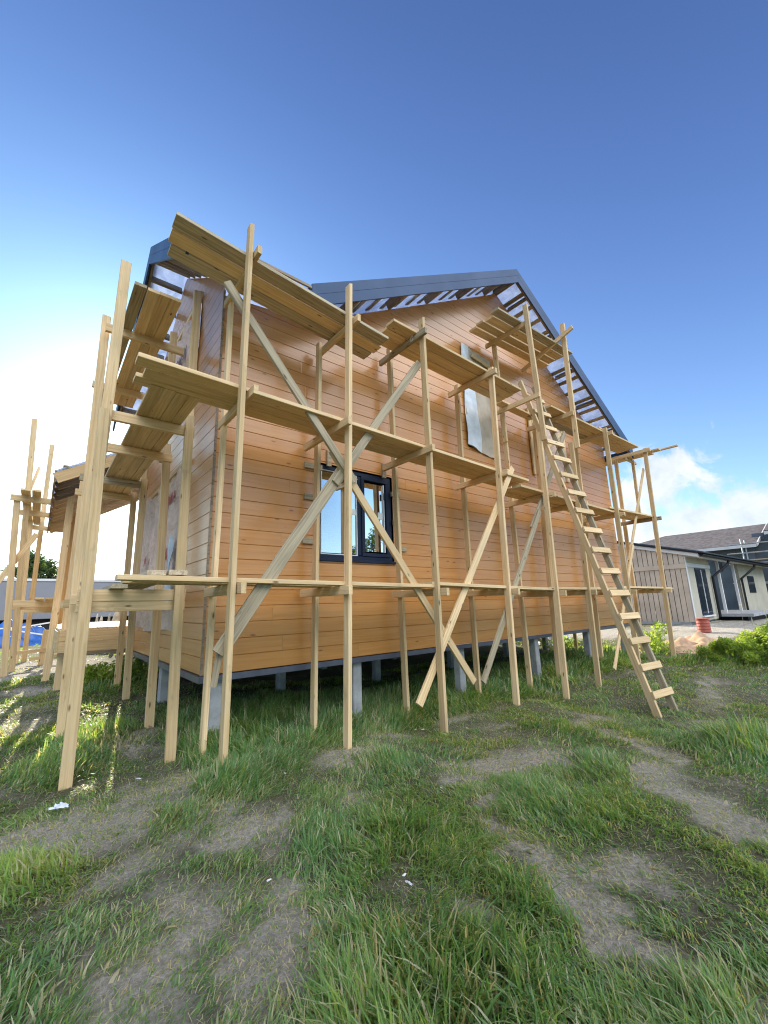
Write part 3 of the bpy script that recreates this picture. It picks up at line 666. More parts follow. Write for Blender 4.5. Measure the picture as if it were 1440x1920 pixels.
# ------------------------------------------------------------------ front scaffold
def lerp(a, b, t): return a+(b-a)*t
front = thing('timber_scaffold', (5.5, -.65, -.85), 'long pine scaffold of posts, planks and crossed braces along the gable front', 'scaffold')
def deck(par, segs, ys, w=.19, th=.045, axis='x', stag=.10, mat='pine'):
    """plank runs: segs = [(a0, z0, a1, z1)], one plank for each of ys"""
    for (a0, z0, a1, z1) in segs:
        for k, y in enumerate(ys):
            s0 = random.uniform(0, stag) if k else 0.0; s1 = random.uniform(0, stag)
            dz = random.uniform(-.004, .004); ww = w-random.uniform(.0, .012)
            p0 = (a0+s0, y, z0+dz) if axis == 'x' else (y, a0+s0, z0+dz); p1 = (a1-s1, y, z1+dz) if axis == 'x' else (y, a1-s1, z1+dz)
            timber('deck_board', p0, p1, ww, th, par, (0, 0, 1), mat, .006)
def build_front():
    O = -1.05; I = -.20
    def post(x0, z0, x1, z1, y0, y1=None, top=None):
        y1 = y0 if y1 is None else y1
        timber('post', (x0, y0, z0), (x1, y1, z1), .05, .10, front, (0, 1, 0), bow=.012, cut=random.uniform(-.5, .5))
    g = lambda x, y: zg1(x, y)-.05
    post(-.08, g(-.08, O), -.06, 5.0, O); post(1.21, g(1.21, O), 1.30, 4.92, O); post(2.67, g(2.67, O), 2.66, 5.03, O); post(4.24, g(4.24, O), 4.37, 4.80, O)
    post(5.68, g(5.68, O), 5.775, 3.9, O); post(5.765, 3.72, 5.62, 6.64, O-.102); post(6.88, g(6.88, O), 7.06, 4.0, O); post(7.10, 3.85, 7.17, 6.88, O-.102)
    post(8.80, g(8.8, O), 8.90, 4.80, O); post(10.98, g(10.98, O), 11.45, 4.83, O)
    post(.0, g(0, I), .03, 4.72, I); post(1.29, g(1.29, I), 1.34, 4.52, I); post(2.81, g(2.81, I), 2.71, 4.98, I); post(4.42, g(4.42, I), 4.42, 4.87, I)
    post(5.95, g(5.95, I), 5.90, 4.3, I); post(5.86, 4.0, 5.76, 6.54, I-.03); post(7.0, g(7.0, I), 7.15, 4.8, I); post(8.95, g(8.95, I), 9.1, 4.8, I); post(11.42, g(11.42, I), 11.58, 4.85, I)
    # brackets (short cross timbers), one per post pair and lift
    def bracket(x, z, side=1, ya=-1.20, yb=-.08, dz=0.0, h=.10):
        timber('bracket', (x, ya, z+dz), (x, yb, z-dz), .05, h, front, (0, 0, 1), bow=.004)
    P1 = [(-1.0, .985, 2.75, .925), (2.6, .965, 5.85, .885), (5.5, .90, 8.95, .895), (8.6, .935, 11.95, .915)]
    def zlvl(segs, x): return min(lerp(z0, z1, (x-a0)/(a1-a0)) for (a0, z0, a1, z1) in segs if a0-.05 <= x <= a1+.05)
    deck(front, P1, [-.97, -.77, -.57], .16, .045, 'x', .15)
    for x in (-.02, 1.17, 2.73, 4.36, 5.80, 6.97, 8.90, 11.12): bracket(x, zlvl(P1, x)-.075)
    P2 = [(-1.02, 3.01, 5.35, 2.86), (5.0, 2.72, 8.95, 2.68), (8.6, 2.76, 11.95, 2.86)]
    deck(front, P2, [-.93, -.73, -.53], .19, .045, 'x', .12)
    for x in (.02, 1.19, 2.61, 4.38, 5.83, 7.10, 8.93, 11.33): bracket(x, zlvl(P2, x)-.075)
    P3A = [(-.82, 4.71, 2.05, 4.43)]; deck(front, P3A, [-.92, -.71, -.50], .20, .045, 'x', .08)
    bracket(.0, 4.61); bracket(1.38, 4.40, ya=-1.16, yb=-.1)
    P3B = [(2.12, 4.80, 5.42, 4.72)]; deck(front, P3B, [-.92, -.72, -.52], .19, .045, 'x', .10)
    deck(front, [(5.45, 4.72, 6.75, 4.70)], [-.42], .19, .045, 'x', .05); deck(front, [(6.45, 4.70, 9.0, 4.73), (8.7, 4.78, 11.2, 4.82)], [-.92, -.72, -.52], .19, .045, 'x', .10)
    for x, z in ((2.60, 4.72), (4.31, 4.66), (5.70, 4.64), (7.02, 4.62), (8.96, 4.65), (11.38, 4.74)): bracket(x, z)
    P4 = [(4.86, 6.30, 7.85, 6.48)]; deck(front, P4, [-.92, -.71, -.50, -.29], .19, .045, 'x', .12)
    bracket(5.68, 6.28, ya=-1.10); timber('bracket', (7.05, -1.42, 6.60), (7.05, -.10, 6.15), .05, .10, front, (0, 0, 1))
    # braces on the inner side of the outer posts
    Y = -.972
    timber('brace', (-.27, Y, 4.20), (1.40, Y, 2.20), .10, .04, front, (0, 1, 0), bow=.01); timber('brace', (1.10, Y-.002+.044, 2.56), (3.45, Y+.042, -.40), .10, .04, front, (0, 1, 0), bow=.01)
    timber('brace', (-.14, Y, .31), (1.32, Y+.085, 2.42), .14, .035, front, (0, 1, 0), 'pine_weathered', .01); timber('brace', (1.15, Y+.044, 2.15), (2.68, Y+.044, 4.33), .11, .04, front, (0, 1, 0), 'pine_weathered', .01)
    timber('brace', (2.33, Y, -.52), (4.86, Y, 3.03), .11, .035, front, (0, 1, 0), bow=.01)
    timber('brace', (3.60, Y, -.42), (5.62, Y, 2.33), .10, .035, front, (0, 1, 0), 'pine_weathered', .01); timber('brace', (5.35, Y+.04, 1.98), (7.06, Y+.04, 4.27), .10, .035, front, (0, 1, 0), 'pine_weathered', .01)
    timber('brace', (7.80, Y, -.72), (9.75, Y, 1.96), .09, .03, front, (0, 1, 0), bow=.01); timber('brace', (9.45, Y+.035, 1.55), (11.44, Y+.035, 4.24), .09, .03, front, (0, 1, 0), bow=.01)
    # short stub by the lowest left brace and a white paint mark on the third lift bracket
    timber('brace', (-.155, Y+.05, .02), (-.10, Y+.05, .42), .06, .02, front, (0, 1, 0), 'pine_weathered')
build_front()
def paint_mark():
    cu = bpy.data.curves.new('paint_mark', 'FONT'); cu.body = 'G'; cu.size = .11; cu.extrude = .0008; cu.offset = .004
    tmp = bpy.data.objects.new('tmp', cu); COL.objects.link(tmp); dg = bpy.context.evaluated_depsgraph_get(); me = bpy.data.meshes.new_from_object(tmp.evaluated_get(dg)); bpy.data.objects.remove(tmp); bpy.data.curves.remove(cu)
    me.materials.clear(); me.materials.append(MATS['pale_trim']); o = bpy.data.objects.new('paint_mark', me); COL.objects.link(o); o.parent = front
    o.rotation_euler = (R(90), 0, R(-90)); o.location = Vector((2.5725, -.86, 4.685))-world_loc(front)
paint_mark()

# ------------------------------------------------------------------ left scaffold
left = thing('timber_scaffold', (-.7, 2.0, -.7), 'pine scaffold beside the left wall, its tall outer posts lined up one behind another', 'scaffold')
def build_left():
    def post(p0, p1, w=.102, t=.05): timber('post', p0, p1, w, t, left, (0, 1, 0), bow=.012, cut=random.uniform(-.3, .3))
    g = lambda x, y: zg1(x, y)-.05
    post((-.25, 0.0, g(-.25, 0)), (-.25, .27, 3.10)); post((-.24, .33, 2.9), (-.24, .40, 5.02), .10)
    post((-.25, 1.10, g(-.25, 1.1)), (-.25, 1.50, 3.12)); post((-.25, 1.72, 2.9), (-.25, 1.75, 5.15), .10)
    post((-.25, 2.9, g(-.25, 2.9)), (-.25, 3.15, 3.0)); post((-.25, 3.9, g(-.25, 3.9)), (-.25, 4.2, 3.0)); post((-.25, 3.3, 2.8), (-.25, 3.35, 5.0), .10)
    # outer row, almost edge on from the camera
    post((-1.10, .02, g(-1.1, 0)), (-1.15, .16, 2.9)); post((-1.135, .205, 2.2), (-1.10, .36, 4.98), .11)
    post((-1.10, 1.35, g(-1.1, 1.35)), (-1.18, 1.38, 4.8)); post((-1.02, 3.1, g(-1.02, 3.1)), (-1.10, 3.15, 4.88)); post((-.95, 4.3, g(-.95, 4.3)), (-1.02, 4.35, 4.2))
    def bracket(y, z, x0=-1.18, x1=-.18, h=.12): timber('bracket', (x0, y, z), (x1, y, z), .05, h, left, (0, 0, 1))
    for y, z in ((.175, .88), (.18, .765), (1.22, .87), (3.0, .86), (4.05, .86)): bracket(y, z, h=.10 if z < .8 else .12)
    deck(left, [(-.75, 1.055, 3.6, .985)], [-.48, -.66], .165, .045, 'y', .05, 'pine_weathered'); deck(left, [(-.1, .965, 3.9, .955)], [-.86], .15, .04, 'y', .1, 'pine_weathered')
    for y in (.30, 1.45, 3.2, 4.3): bracket(y, 2.90)
    deck(left, [(-.55, 2.99, 4.4, 2.99)], [-.77, -.645, -.52, -.395], .124, .042, 'y', .02)
    for y in (1.25, 3.12): bracket(y, 4.55)
    deck(left, [(.20, 4.63, 3.9, 4.63)], [-.935, -.79, -.66, -.53], .134, .042, 'y', .02)
build_left()

# scaffold round the far right corner: only its ends show past the gable
rsc = thing('timber_scaffold', (12.2, 1.0, -.8), 'pine scaffold end sticking out past the far right corner of the house', 'scaffold')
def build_right():
    deck(rsc, [(-1.25, 4.86, 3.0, 4.90)], [12.0, 12.2], .19, .045, 'y', .3); timber('deck_board', (12.42, -1.6, 4.96), (12.42, 2.6, 4.98), .10, .045, rsc, (0, 0, 1))
    timber('post', (12.32, -.35, 2.95), (12.32, -.40, 4.83), .05, .08, rsc, (0, 1, 0))
    timber('bracket', (11.75, -.38, 4.79), (12.6, -.38, 4.79), .05, .09, rsc, (0, 0, 1)); timber('bracket', (11.4, 1.6, 4.79), (12.6, 1.6, 4.79), .05, .09, rsc, (0, 0, 1))
    timber('post', (12.5, 1.7, zg1(12.5, 1.7)), (12.5, 1.65, 5.3), .05, .10, rsc, (0, 1, 0)); timber('post', (11.5, 1.7, zg1(11.5, 1.7)), (11.5, 1.65, 5.3), .05, .10, rsc, (0, 1, 0))
build_right()

# scaffold along the rear left porch
far = thing('timber_scaffold', (-1.6, 9.0, -.66), 'pine scaffold standing beyond the porch at the left edge of the picture', 'scaffold')
def build_far():
    def post(p0, p1, mat='pine'): timber('post', p0, p1, .13, .05, far, (0, 1, 0), mat, .012)
    g = lambda x, y: zg1(x, y)-.05
    post((-1.90, 8.5, g(-1.9, 8.5)), (-2.18, 8.5, 3.62)); post((-1.80, 9.6, g(-1.8, 9.6)), (-2.14, 9.6, 6.1)); post((-1.80, 12.2, g(-1.8, 12.2)), (-1.98, 12.2, 4.1)); post((-1.62, 12.6, g(-1.6, 12.6)), (-1.72, 12.6, 6.4))
    post((-1.18, 6.6, g(-1.18, 6.6)), (-1.16, 6.6, 3.30)); post((-1.05, 10.0, g(-1.05, 10)), (-1.02, 10.0, 3.6)); post((-1.02, 5.2, g(-1.02, 5.2)), (-1.03, 5.2, 3.45))
    for y, z, a, b in ((8.45, 3.55, -2.3, -1.0), (10.1, 3.5, -2.2, -.95), (12.3, 3.45, -2.1, -.9), (8.5, .98, -2.0, -.9), (9.7, .92, -2.0, -.9), (12.2, .85, -1.9, -.9)):
        timber('bracket', (a, y, z), (b, y, z-.04), .05, .15, far, (0, 0, 1))
    deck(far, [(7.9, 3.66, 13.0, 3.66)], [-2.02, -1.81], .19, .045, 'y', .02); deck(far, [(8.0, 1.08, 12.8, 1.02)], [-1.46, -1.26], .18, .045, 'y', .02)
    timber('brace', (-2.9, 8.6, .2), (-1.7, 8.6, 2.7), .12, .04, far, (0, 1, 0)); timber('brace', (-2.05, 9.55, 3.75), (-1.88, 9.7, 4.75), .07, .03, far, (0, 1, 0))
build_far()

# ------------------------------------------------------------------ ladder
ladder = thing('wooden_ladder', (5.9, -2.45, -.97), 'home-made pine ladder leaning on the third lift of the gable scaffold', 'ladder')
def build_ladder():
    A0 = Vector((5.62, -2.45, -1.0)); A1 = Vector((5.72, -.60, 5.30)); dr = Vector((.995, -.105, 0)).normalized()
    d = (A1-A0).normalized(); n = d.cross(dr).normalized()
    A1 = Vector((6.02, -.62, 5.28)); d = (A1-A0).normalized(); n = dr.cross(d).normalized()
    for k, o in enumerate((0.0, .53)):
        p0 = A0+dr*o+Vector((0, 0, -.02*k)); p1 = A1+dr*(o-.08*k)
        timber('rail', p0, p1, .05, .10, ladder, tuple(n), 'pine_weathered' if k else 'pine', .012)
    L = (A1-A0).length
    for k in range(16):
        s = .30+k*.385; u = s/L; a = A0.lerp(A1, u)-n*.0; off = n*(-.066 if n.y > 0 else .066)
        p0 = a+off+dr*(-.03); p1 = a+off+dr*(.56-.08*u)
        timber('rung', p0, p1, .10, .03, ladder, tuple(n), 'pine', .001)
build_ladder()

# ------------------------------------------------------------------ small things on the scaffold and the grass
def lathe(prof, n=20):
    vs = []; fs = []
    for (r, z) in prof: vs += [(r*math.cos(i*2*math.pi/n), r*math.sin(i*2*math.pi/n), z) for i in range(n)]
    for j in range(len(prof)-1):
        for i in range(n): a = j*n+i; b = j*n+(i+1) % n; fs.append((a, b, b+n, a+n))
    fs.append(tuple(range(n-1, -1, -1))); fs.append(tuple((len(prof)-1)*n+i for i in range(n)))
    return vs, fs
def solid(name, prof, loc, mat, par=None, n=20, label=None):
    vs, fs = lathe(prof, n); return MB().add([Vector(v)+Vector(loc) for v in vs], fs).build(name, mat, par, label, False)
pc = thing('paint_can', (-.42, -.30, 3.035), 'small white paint can standing on the second lift planks at the house corner', 'can')
solid('body', [(.058, 0), (.062, .004), (.062, .150), (.058, .155)], pc.location, 'white_plastic', pc); solid('lid', [(.060, .155), (.064, .158), (.064, .168), (.055, .172)], pc.location, 'galvanised', pc)
def crumple(name, x, y, sx, sy, sz, mat, label, cat, group=None, seed=1, lift=.03):
    r = random.Random(seed); n = 7; vs = []; fs = []; g = zg1(x, y); rot = r.uniform(0, 3); c, s = math.cos(rot), math.sin(rot)
    for j in range(n+1):
        for i in range(n+1):
            u, v = i/n-.5, j/n-.5; a, b = u*sx+r.uniform(-.1, .1)*sx, v*sy+r.uniform(-.1, .1)*sy
            vs.append((x+a*c-b*s, y+a*s+b*c, g+lift+sz*r.uniform(0, 1)*(1-1.6*max(abs(u), abs(v)))))
    for j in range(n):
        for i in range(n): q = j*(n+1)+i; fs.append((q, q+1, q+n+2, q+n+1))
    return tag(MB().add(vs, fs).build(name, mat), label, cat, group)
crumple('paper_scrap', -1.17, -.62, .12, .06, .05, 'paper_white', 'crumpled pale blue white paper lying in the grass at lower left', 'paper', seed=2, lift=.05)
SCR = [(1.83, -.43), (1.98, -.33), (2.55, -.65), (2.62, -.72), (.15, -1.35), (.38, -1.30), (-.6, -.42), (1.75, -2.0), (.27, -3.0), (.25, -3.06), (1.25, -2.35), (-.32, -2.55)]
for k, (x, y) in enumerate(SCR): crumple('wood_chip', x, y, .028+.02*(k % 3 == 0), .014, .012, 'pale_trim', 'tiny pale chip of foam or wood lying on the trodden ground', 'scrap', 'pale scraps on the trodden ground', 20+k, .025)

# ------------------------------------------------------------------ neighbouring house on the right
nb = thing('neighbour_house', (26, 4, -.5), 'low taupe boarded house with cream front wall, dark tiled roof and black gutters', 'house')
def build_neighbour():
    X0, Y0, ZB = 20.5, .97, -.42
    def rz(y): return 2.60+.265*(y-Y0)
    m = MB(); y = Y0; k = 0
    pass
    while y < 8.0:                                                     # gable wall of vertical boards
        a, b = y+.014, y+.194; vs = [(X0, a, ZB), (X0, b, ZB), (X0, b, rz(b)-.02), (X0, a, rz(a)-.02)]
        vs += [(X0+.03, p[1], p[2]) for p in vs]; m.add(vs, [(3, 2, 1, 0), (4, 5, 6, 7), (0, 1, 5, 4), (2, 3, 7, 6), (1, 2, 6, 5), (3, 0, 4, 7)], None, random.uniform(.9, 1.05)); y += .208
    bk_ = MB().add([(X0+.025, Y0+.21, ZB), (X0+.025, 9, ZB), (X0+.025, 9, rz(9)), (X0+.025, Y0+.21, rz(Y0))], [(3, 2, 1, 0)]); bk_.build('wall_backing', 'dark_void', nb)
    m.build('gable_wall', 'taupe_boards', nb)
    timber('band', (X0-.02, Y0, 1.98), (X0-.02, 8, 1.98), .04, .20, nb, (0, 0, 1), 'taupe_boards'); timber('barge_board', (X0-.06, Y0-.55, rz(Y0-.55)-.05), (X0-.06, 8.2, rz(8.2)-.05), .04, .18, nb, (0, 0, 1), 'pale_trim')
    m = MB(); m.box((X0+.034, Y0, ZB), (X0+3.6, Y0+.2, 2.55), 0.0); m.build('front_wall', 'cream_plaster', nb)
    m = MB(); m.box((X0-.01, Y0-.03, ZB), (X0+.12, Y0-.004, 2.5), .01); m.build('corner_board', 'pale_trim', nb); m = MB(); m.box((X0+.13, Y0-.03, 1.95), (X0+3.6, Y0-.002, 2.12), .01); m.build('band', 'pale_trim', nb)
    m = MB(); m.box((X0+3.6, Y0+1.6, ZB), (X0+9.2, Y0+1.75, 2.7), 0.0)
    for k in range(28): m.box((X0+3.62+k*.2, Y0+1.575, ZB), (X0+3.80+k*.2, Y0+1.598, 2.65), .004, random.uniform(.85, 1.0))
    m.build('recess_wall', 'taupe_boards', nb)
    m = MB(); m.box((X0+3.45, Y0+.2, ZB), (X0+3.6, Y0+1.6, 2.6), 0); m.build('side_wall', 'taupe_boards', nb)
    m = MB(); m.box((X0+9.2, Y0, ZB), (X0+16, Y0+.2, 2.55), 0); m.build('front_wall', 'cream_plaster', nb)
    m = MB(); m.box((X0, Y0+.15, ZB-.3), (X0+16, Y0+7, ZB), 0); m.build('plinth', 'concrete', nb)
    w = MB(); w.box((X0+1.15, Y0-.025, -.20), (X0+2.75, Y0-.003, 1.92), .004); wo = w.build('window', 'frame_navy', nb)
    for a, b in ((1.22, 1.90), (2.0, 2.68)): w = MB(); w.box((X0+a, Y0-.034, -.08), (X0+b, Y0-.027, 1.84), 0); w.build('pane', 'dark_glass', wo)
    w = MB(); w.box((X0+1.94, Y0-.05, -.12), (X0+1.97, Y0-.028, 1.86), 0); w.build('mullion', 'gasket_white', wo)
    w = MB(); w.box((X0+1.1, Y0-.10, -.27), (X0+2.8, Y0-.003, -.21), .004); w.build('sill', 'pale_trim', wo)
    for a, b in ((4.0, 4.7), (5.2, 6.4)): w = MB(); w.box((X0+a, Y0+1.54, -.2), (X0+b, Y0+1.573, 1.75), .004); w.build('door', 'dark_glass', nb)
    w = MB(); w.box((X0+11.0, Y0-.03, .75), (X0+12.6, Y0-.003, 1.75), .004); w.build('window', 'dark_glass', nb)
    for a in (4.6, 7.6): timber('porch_post', (X0+a, Y0-.1, -.2), (X0+a, Y0-.1, 2.35), .12, .12, nb, (0, 1, 0), 'pale_trim')
    m = MB(); m.box((X0+3.7, Y0-1.3, -.34), (X0+9.5, Y0+1.55, -.20), .01); m.build('porch_slab', 'concrete', nb)
    m = MB(); m.box((X0+4.1, Y0-1.0, -.62), (X0+9.2, Y0+1.5, -.342), .0); m.build('porch_base', 'black_plastic', nb)
    # roof with tile waves along the verge and the eave
    r = MB(); r.slab([(X0-.12, Y0-.6, rz(Y0-.6)+.06), (X0+16.4, Y0-.6, rz(Y0-.6)+.06), (X0+16.4, 8.2, rz(8.2)+.06), (X0-.12, 8.2, rz(8.2)+.06)], .05)
    k = 0; y = Y0-.62
    while y < 8.1: r.beam((X0-.16, y, rz(y)+.085), (X0+16.4, y, rz(y)+.085), .34, .03, (0, -.28, 1), .003, 1, 0, 1.0); y += .33; k += 1
    x = X0-.05
    while x < X0+16: r.tube([(x, Y0-.64, rz(Y0-.64)+.085), (x, 8.1, rz(8.1)+.085)], .055, 8); x += .22
    r.build('roof', 'roof_tiles_dark', nb)
    m = MB(); m.box((X0-.05, Y0-.56, 2.30), (X0+16, Y0-.50, 2.44), .004); m.build('fascia', 'pale_trim', nb); m = MB(); m.box((X0, Y0-.5, 2.40), (X0+16, Y0, 2.43), 0); m.build('soffit', 'pale_trim', nb)
    gt = MB().tube([(X0-.05, Y0-.66, 2.40), (X0+16, Y0-.66, 2.36)], .065, 10); g = gt.build('gutter', 'black_plastic', nb)
    for a in (3.45, 9.1):
        b = MB().tube([(X0+a+.9, Y0-.66, 2.36), (X0+a+.85, Y0-.6, 2.15), (X0+a, Y0-.10, 1.55), (X0+a, Y0-.10, -.35)], .06, 10); b.build('downpipe', 'black_plastic', nb)
build_neighbour()

# two-storey house behind, with metal scaffold
fh = thing('grey_house', (47, 5, -.5), 'grey two-storey house with shingle roof rising behind the low neighbour', 'house')
def build_far_house():
    m = MB(); m.box((43.0, 2.3, -.6), (52, 16, 4.55), 0); m.build('wall', 'slate_panel', fh)
    r = MB(); r.slab([(42.0, 1.9, 4.55), (47.0, 1.75, 6.6), (47.0, 9.5, 6.6), (42.0, 16.5, 4.55)], .14); r.slab([(47.0, 1.75, 6.6), (53.0, 1.9, 4.3), (53.0, 16.5, 4.3), (47.0, 9.5, 6.6)], .14); r.slab([(42.0, 16.5, 4.55), (47.0, 9.5, 6.6), (53.0, 16.5, 4.3)], .14)
    rr = r.build('roof', 'shingle_grey', fh)
    m = MB(); m.box((41.9, 1.9, 4.28), (42.0, 16.5, 4.52), .01); m.build('fascia', 'pale_trim', rr)
    m = MB(); m.beam((42.0, 1.85, 4.45), (47.0, 1.70, 6.50), .22, .08, (0, 1, 0), .01, 1, 0, 1.0); m.build('barge_board', 'pale_trim', rr)
    m = MB(); m.box((43.6, -8.0, -.6), (51, 2.3, 5.5), 0); m.build('bay', 'slate_panel', fh)
    m = MB(); m.slab([(42.8, -8.6, 5.45), (47.2, -8.6, 7.0), (47.2, 1.4, 7.0), (42.8, 1.4, 5.6)], .14); m.slab([(47.2, -8.6, 7.0), (52, -8.6, 5.2), (52, 1.4, 5.2), (47.2, 1.4, 7.0)], .14); m.build('bay_roof', 'shingle_grey', fh)
    m = MB(); m.box((42.7, -8.6, 5.25), (42.8, 1.4, 5.5), .01); m.build('fascia', 'pale_trim', fh)
    for a_ in (.2, -2.6, -5.4): w = MB(); w.box((43.55, a_-1.0, 3.9), (43.59, a_+.6, 5.1), 0); w.build('window', 'dark_glass', fh)
    for a_ in (4.5, 8.0): w = MB(); w.box((42.95, a_, 2.6), (42.99, a_+1.4, 4.0), 0); w.build('window', 'dark_glass', fh)
build_far_house()
ms = thing('tube_scaffold', (41.5, -1, -.6), 'galvanised tube scaffold in front of the far grey house', 'scaffold')
for k in range(6):
    for xx in (42.2, 40.9): MB().tube([(xx, 2.6-k*2.0, -.6), (xx, 2.6-k*2.0, 4.9)], .05, 6).build('upright', 'galvanised', ms)
for z in (1.5, 3.0, 3.8, 4.5): MB().tube([(40.9, 3.6, z), (40.9, -8.0, z)], .045, 6).build('rail', 'galvanised', ms)
for z in (1.4, 3.2): MB().box((40.9, -7.8, z), (42.2, 3.2, z+.08), .0).build('platform', 'pine_weathered', ms)

# red drum, sand heap, white sheet, pallet wood
bk = thing('red_drum', (17.6, -.05, -.62), 'ribbed terracotta red drum standing on bare soil before the low house', 'drum')
bk.location.z = zg1(17.6, -.05)
prof = []
for k in range(9): prof += [(.20+.006*(k % 2), .01+k*.052), (.20+.012*((k+1) % 2), .01+k*.052+.03)]
solid('body', prof, bk.location, 'terracotta', bk, 24); solid('rim', [(.205, .47), (.22, .475), (.22, .50), (.18, .50)], bk.location, 'terracotta', bk, 24)
def heap(name, cx, cy, rx, ry, h, mat, seed, n=34, rough=.12, sharp=1.4):
    r = np.random.default_rng(seed); ph = r.uniform(0, 6.28, (12, 3)); fr = r.uniform(2, 14, (12, 2)); vs = []; fs = []
    for j in range(n+1):
        for i in range(n+1):
            u, v = i/n*2-1, j/n*2-1; rr = min(1, math.hypot(u, v)); x, y = cx+u*rx, cy+v*ry
            w = sum(math.sin(fr[k, 0]*u+ph[k, 0])*math.sin(fr[k, 1]*v+ph[k, 1]) for k in range(12))/4
            vs.append((x, y, zg1(x, y)-.04+h*(1-rr)**.8*(1+.5*w)+rough*h*w*(1-rr**2)))
    for j in range(n):
        for i in range(n): q = j*(n+1)+i; fs.append((q, q+1, q+n+2, q+n+1))
    return MB().add(vs, fs).build(name, mat, None, None, True)
tag(heap('sand_heap', 13.6, -.75, 2.0, 1.0, .34, 'sand', 4), 'low sunlit heap of dug sandy soil beyond the grass on the right', 'sand heap')
tag(heap('sand_heap', 11.9, .35, .6, .5, .22, 'sand', 9), 'small shaded spill of sandy soil behind the corner scaffold post', 'sand heap')
tag(heap('white_sheeting', 13.0, 3.4, .9, .7, .95, 'paper_white', 6, 26, .25), 'white plastic sheeting heaped behind the house, seen below its floor at right', 'sheeting')
wp = thing('offcut_pile', (11.4, 2.8, -.8), 'untidy pile of timber offcuts beside the white sheeting', 'timber pile')
for k in range(7): timber('offcut', (11.2+.1*k, 2.6+.12*k, zg1(11.4, 2.8)+.05+.09*k), (11.9+.05*k, 2.9+.1*k, zg1(11.4, 2.8)+.03+.03*k), .10, .04, wp, (0, 0, 1))
# left background: long grey cabin, tarp, pallets and sacks
tr = thing('site_cabin', (-4, 36, -.8), 'long grey site cabin raised on a dark chassis beyond the yard at left', 'cabin')
MB().box((-14, 35, .35), (9.0, 38, 3.05), .03).build('body', 'container_grey', tr); MB().box((-14.1, 34.95, 3.05), (9.1, 38.1, 3.25), .03).build('roof_edge', 'pale_trim', tr)
MB().box((-13.8, 35.4, -.75), (8.8, 37.8, .35), .0).build('chassis', 'dark_void', tr)
for x in (-8, -2, 4): solid('wheel', [(.35, -.12), (.42, -.08), (.42, .08), (.35, .12)], (x, 35.3, -.35), 'black_plastic', tr)
tp = heap('tarpaulin', -2.6, 24.0, 2.7, 1.6, .95, 'tarp_blue', 12, 40, .22); tag(tp, 'creased bright blue tarpaulin over a heap in front of the grey cabin', 'tarpaulin')
for k, (a, b) in enumerate((((-4.2, 22.7, .05), (-1.6, 22.9, .10)), ((-2.4, 22.7, .02), (-.6, 23.0, .32)), ((-2.6, 22.65, .06), (-.9, 22.55, -.35)))):
    tag(timber('white_batten', a, b, .07, .03, None, (0, -1, .3), 'pale_trim'), ('upper white batten holding down the blue tarpaulin', 'white batten rising to the right edge of the blue tarpaulin', 'white batten running down across the blue tarpaulin')[k], 'batten', 'white battens over the tarpaulin')
sk = [(-.1, 17.5, .5, .42), (.7, 17.9, .45, .36), (1.3, 16.8, .55, .75)]
for k, (x, y, r, h) in enumerate(sk): tag(heap('sack', x, y, r, r*.8, h+.75, 'sackcloth', 30+k, 18, .3), ('pale sack slumped leftmost on the pile behind the porch deck', 'pale sack in the middle of the pile behind the porch deck', 'tall pale bag standing at the right of the pile behind the deck')[k], 'sack', 'sacks behind the deck')
pl = thing('plank_stack', (.3, 15.8, -.75), 'low stack of pale planks on bearers behind the porch deck', 'plank stack')
for k in range(8): timber('plank', (-1.1+.05*k, 15.3+.16*(k % 4), .0+.05*(k//4)), (1.7-.07*k, 15.35+.16*(k % 4), .02+.05*(k//4)), .15, .045, pl, (0, 0, 1), 'pine_weathered')
for x in (-.5, 1.0): timber('bearer', (x, 15.2, -.10), (x, 16.0, -.10), .10, .12, pl, (0, 0, 1)); timber('bearer', (x, 15.3, -.78), (x, 15.3, -.16), .1, .1, pl, (0, 1, 0))
sp = thing('stake', (-1.22, 11.2, -.7), 'short pine stake with boards nailed across, behind the left scaffold', 'stake')
timber('post', (-1.22, 11.2, -.8), (-1.20, 11.2, .25), .14, .05, sp, (0, 1, 0)); timber('crosspiece', (-1.9, 11.15, -.35), (-.4, 11.15, -.28), .03, .10, sp, (0, 0, 1)); timber('crosspiece', (-1.5, 11.25, -.55), (-.2, 11.1, -.45), .03, .10, sp, (0, 0, 1))

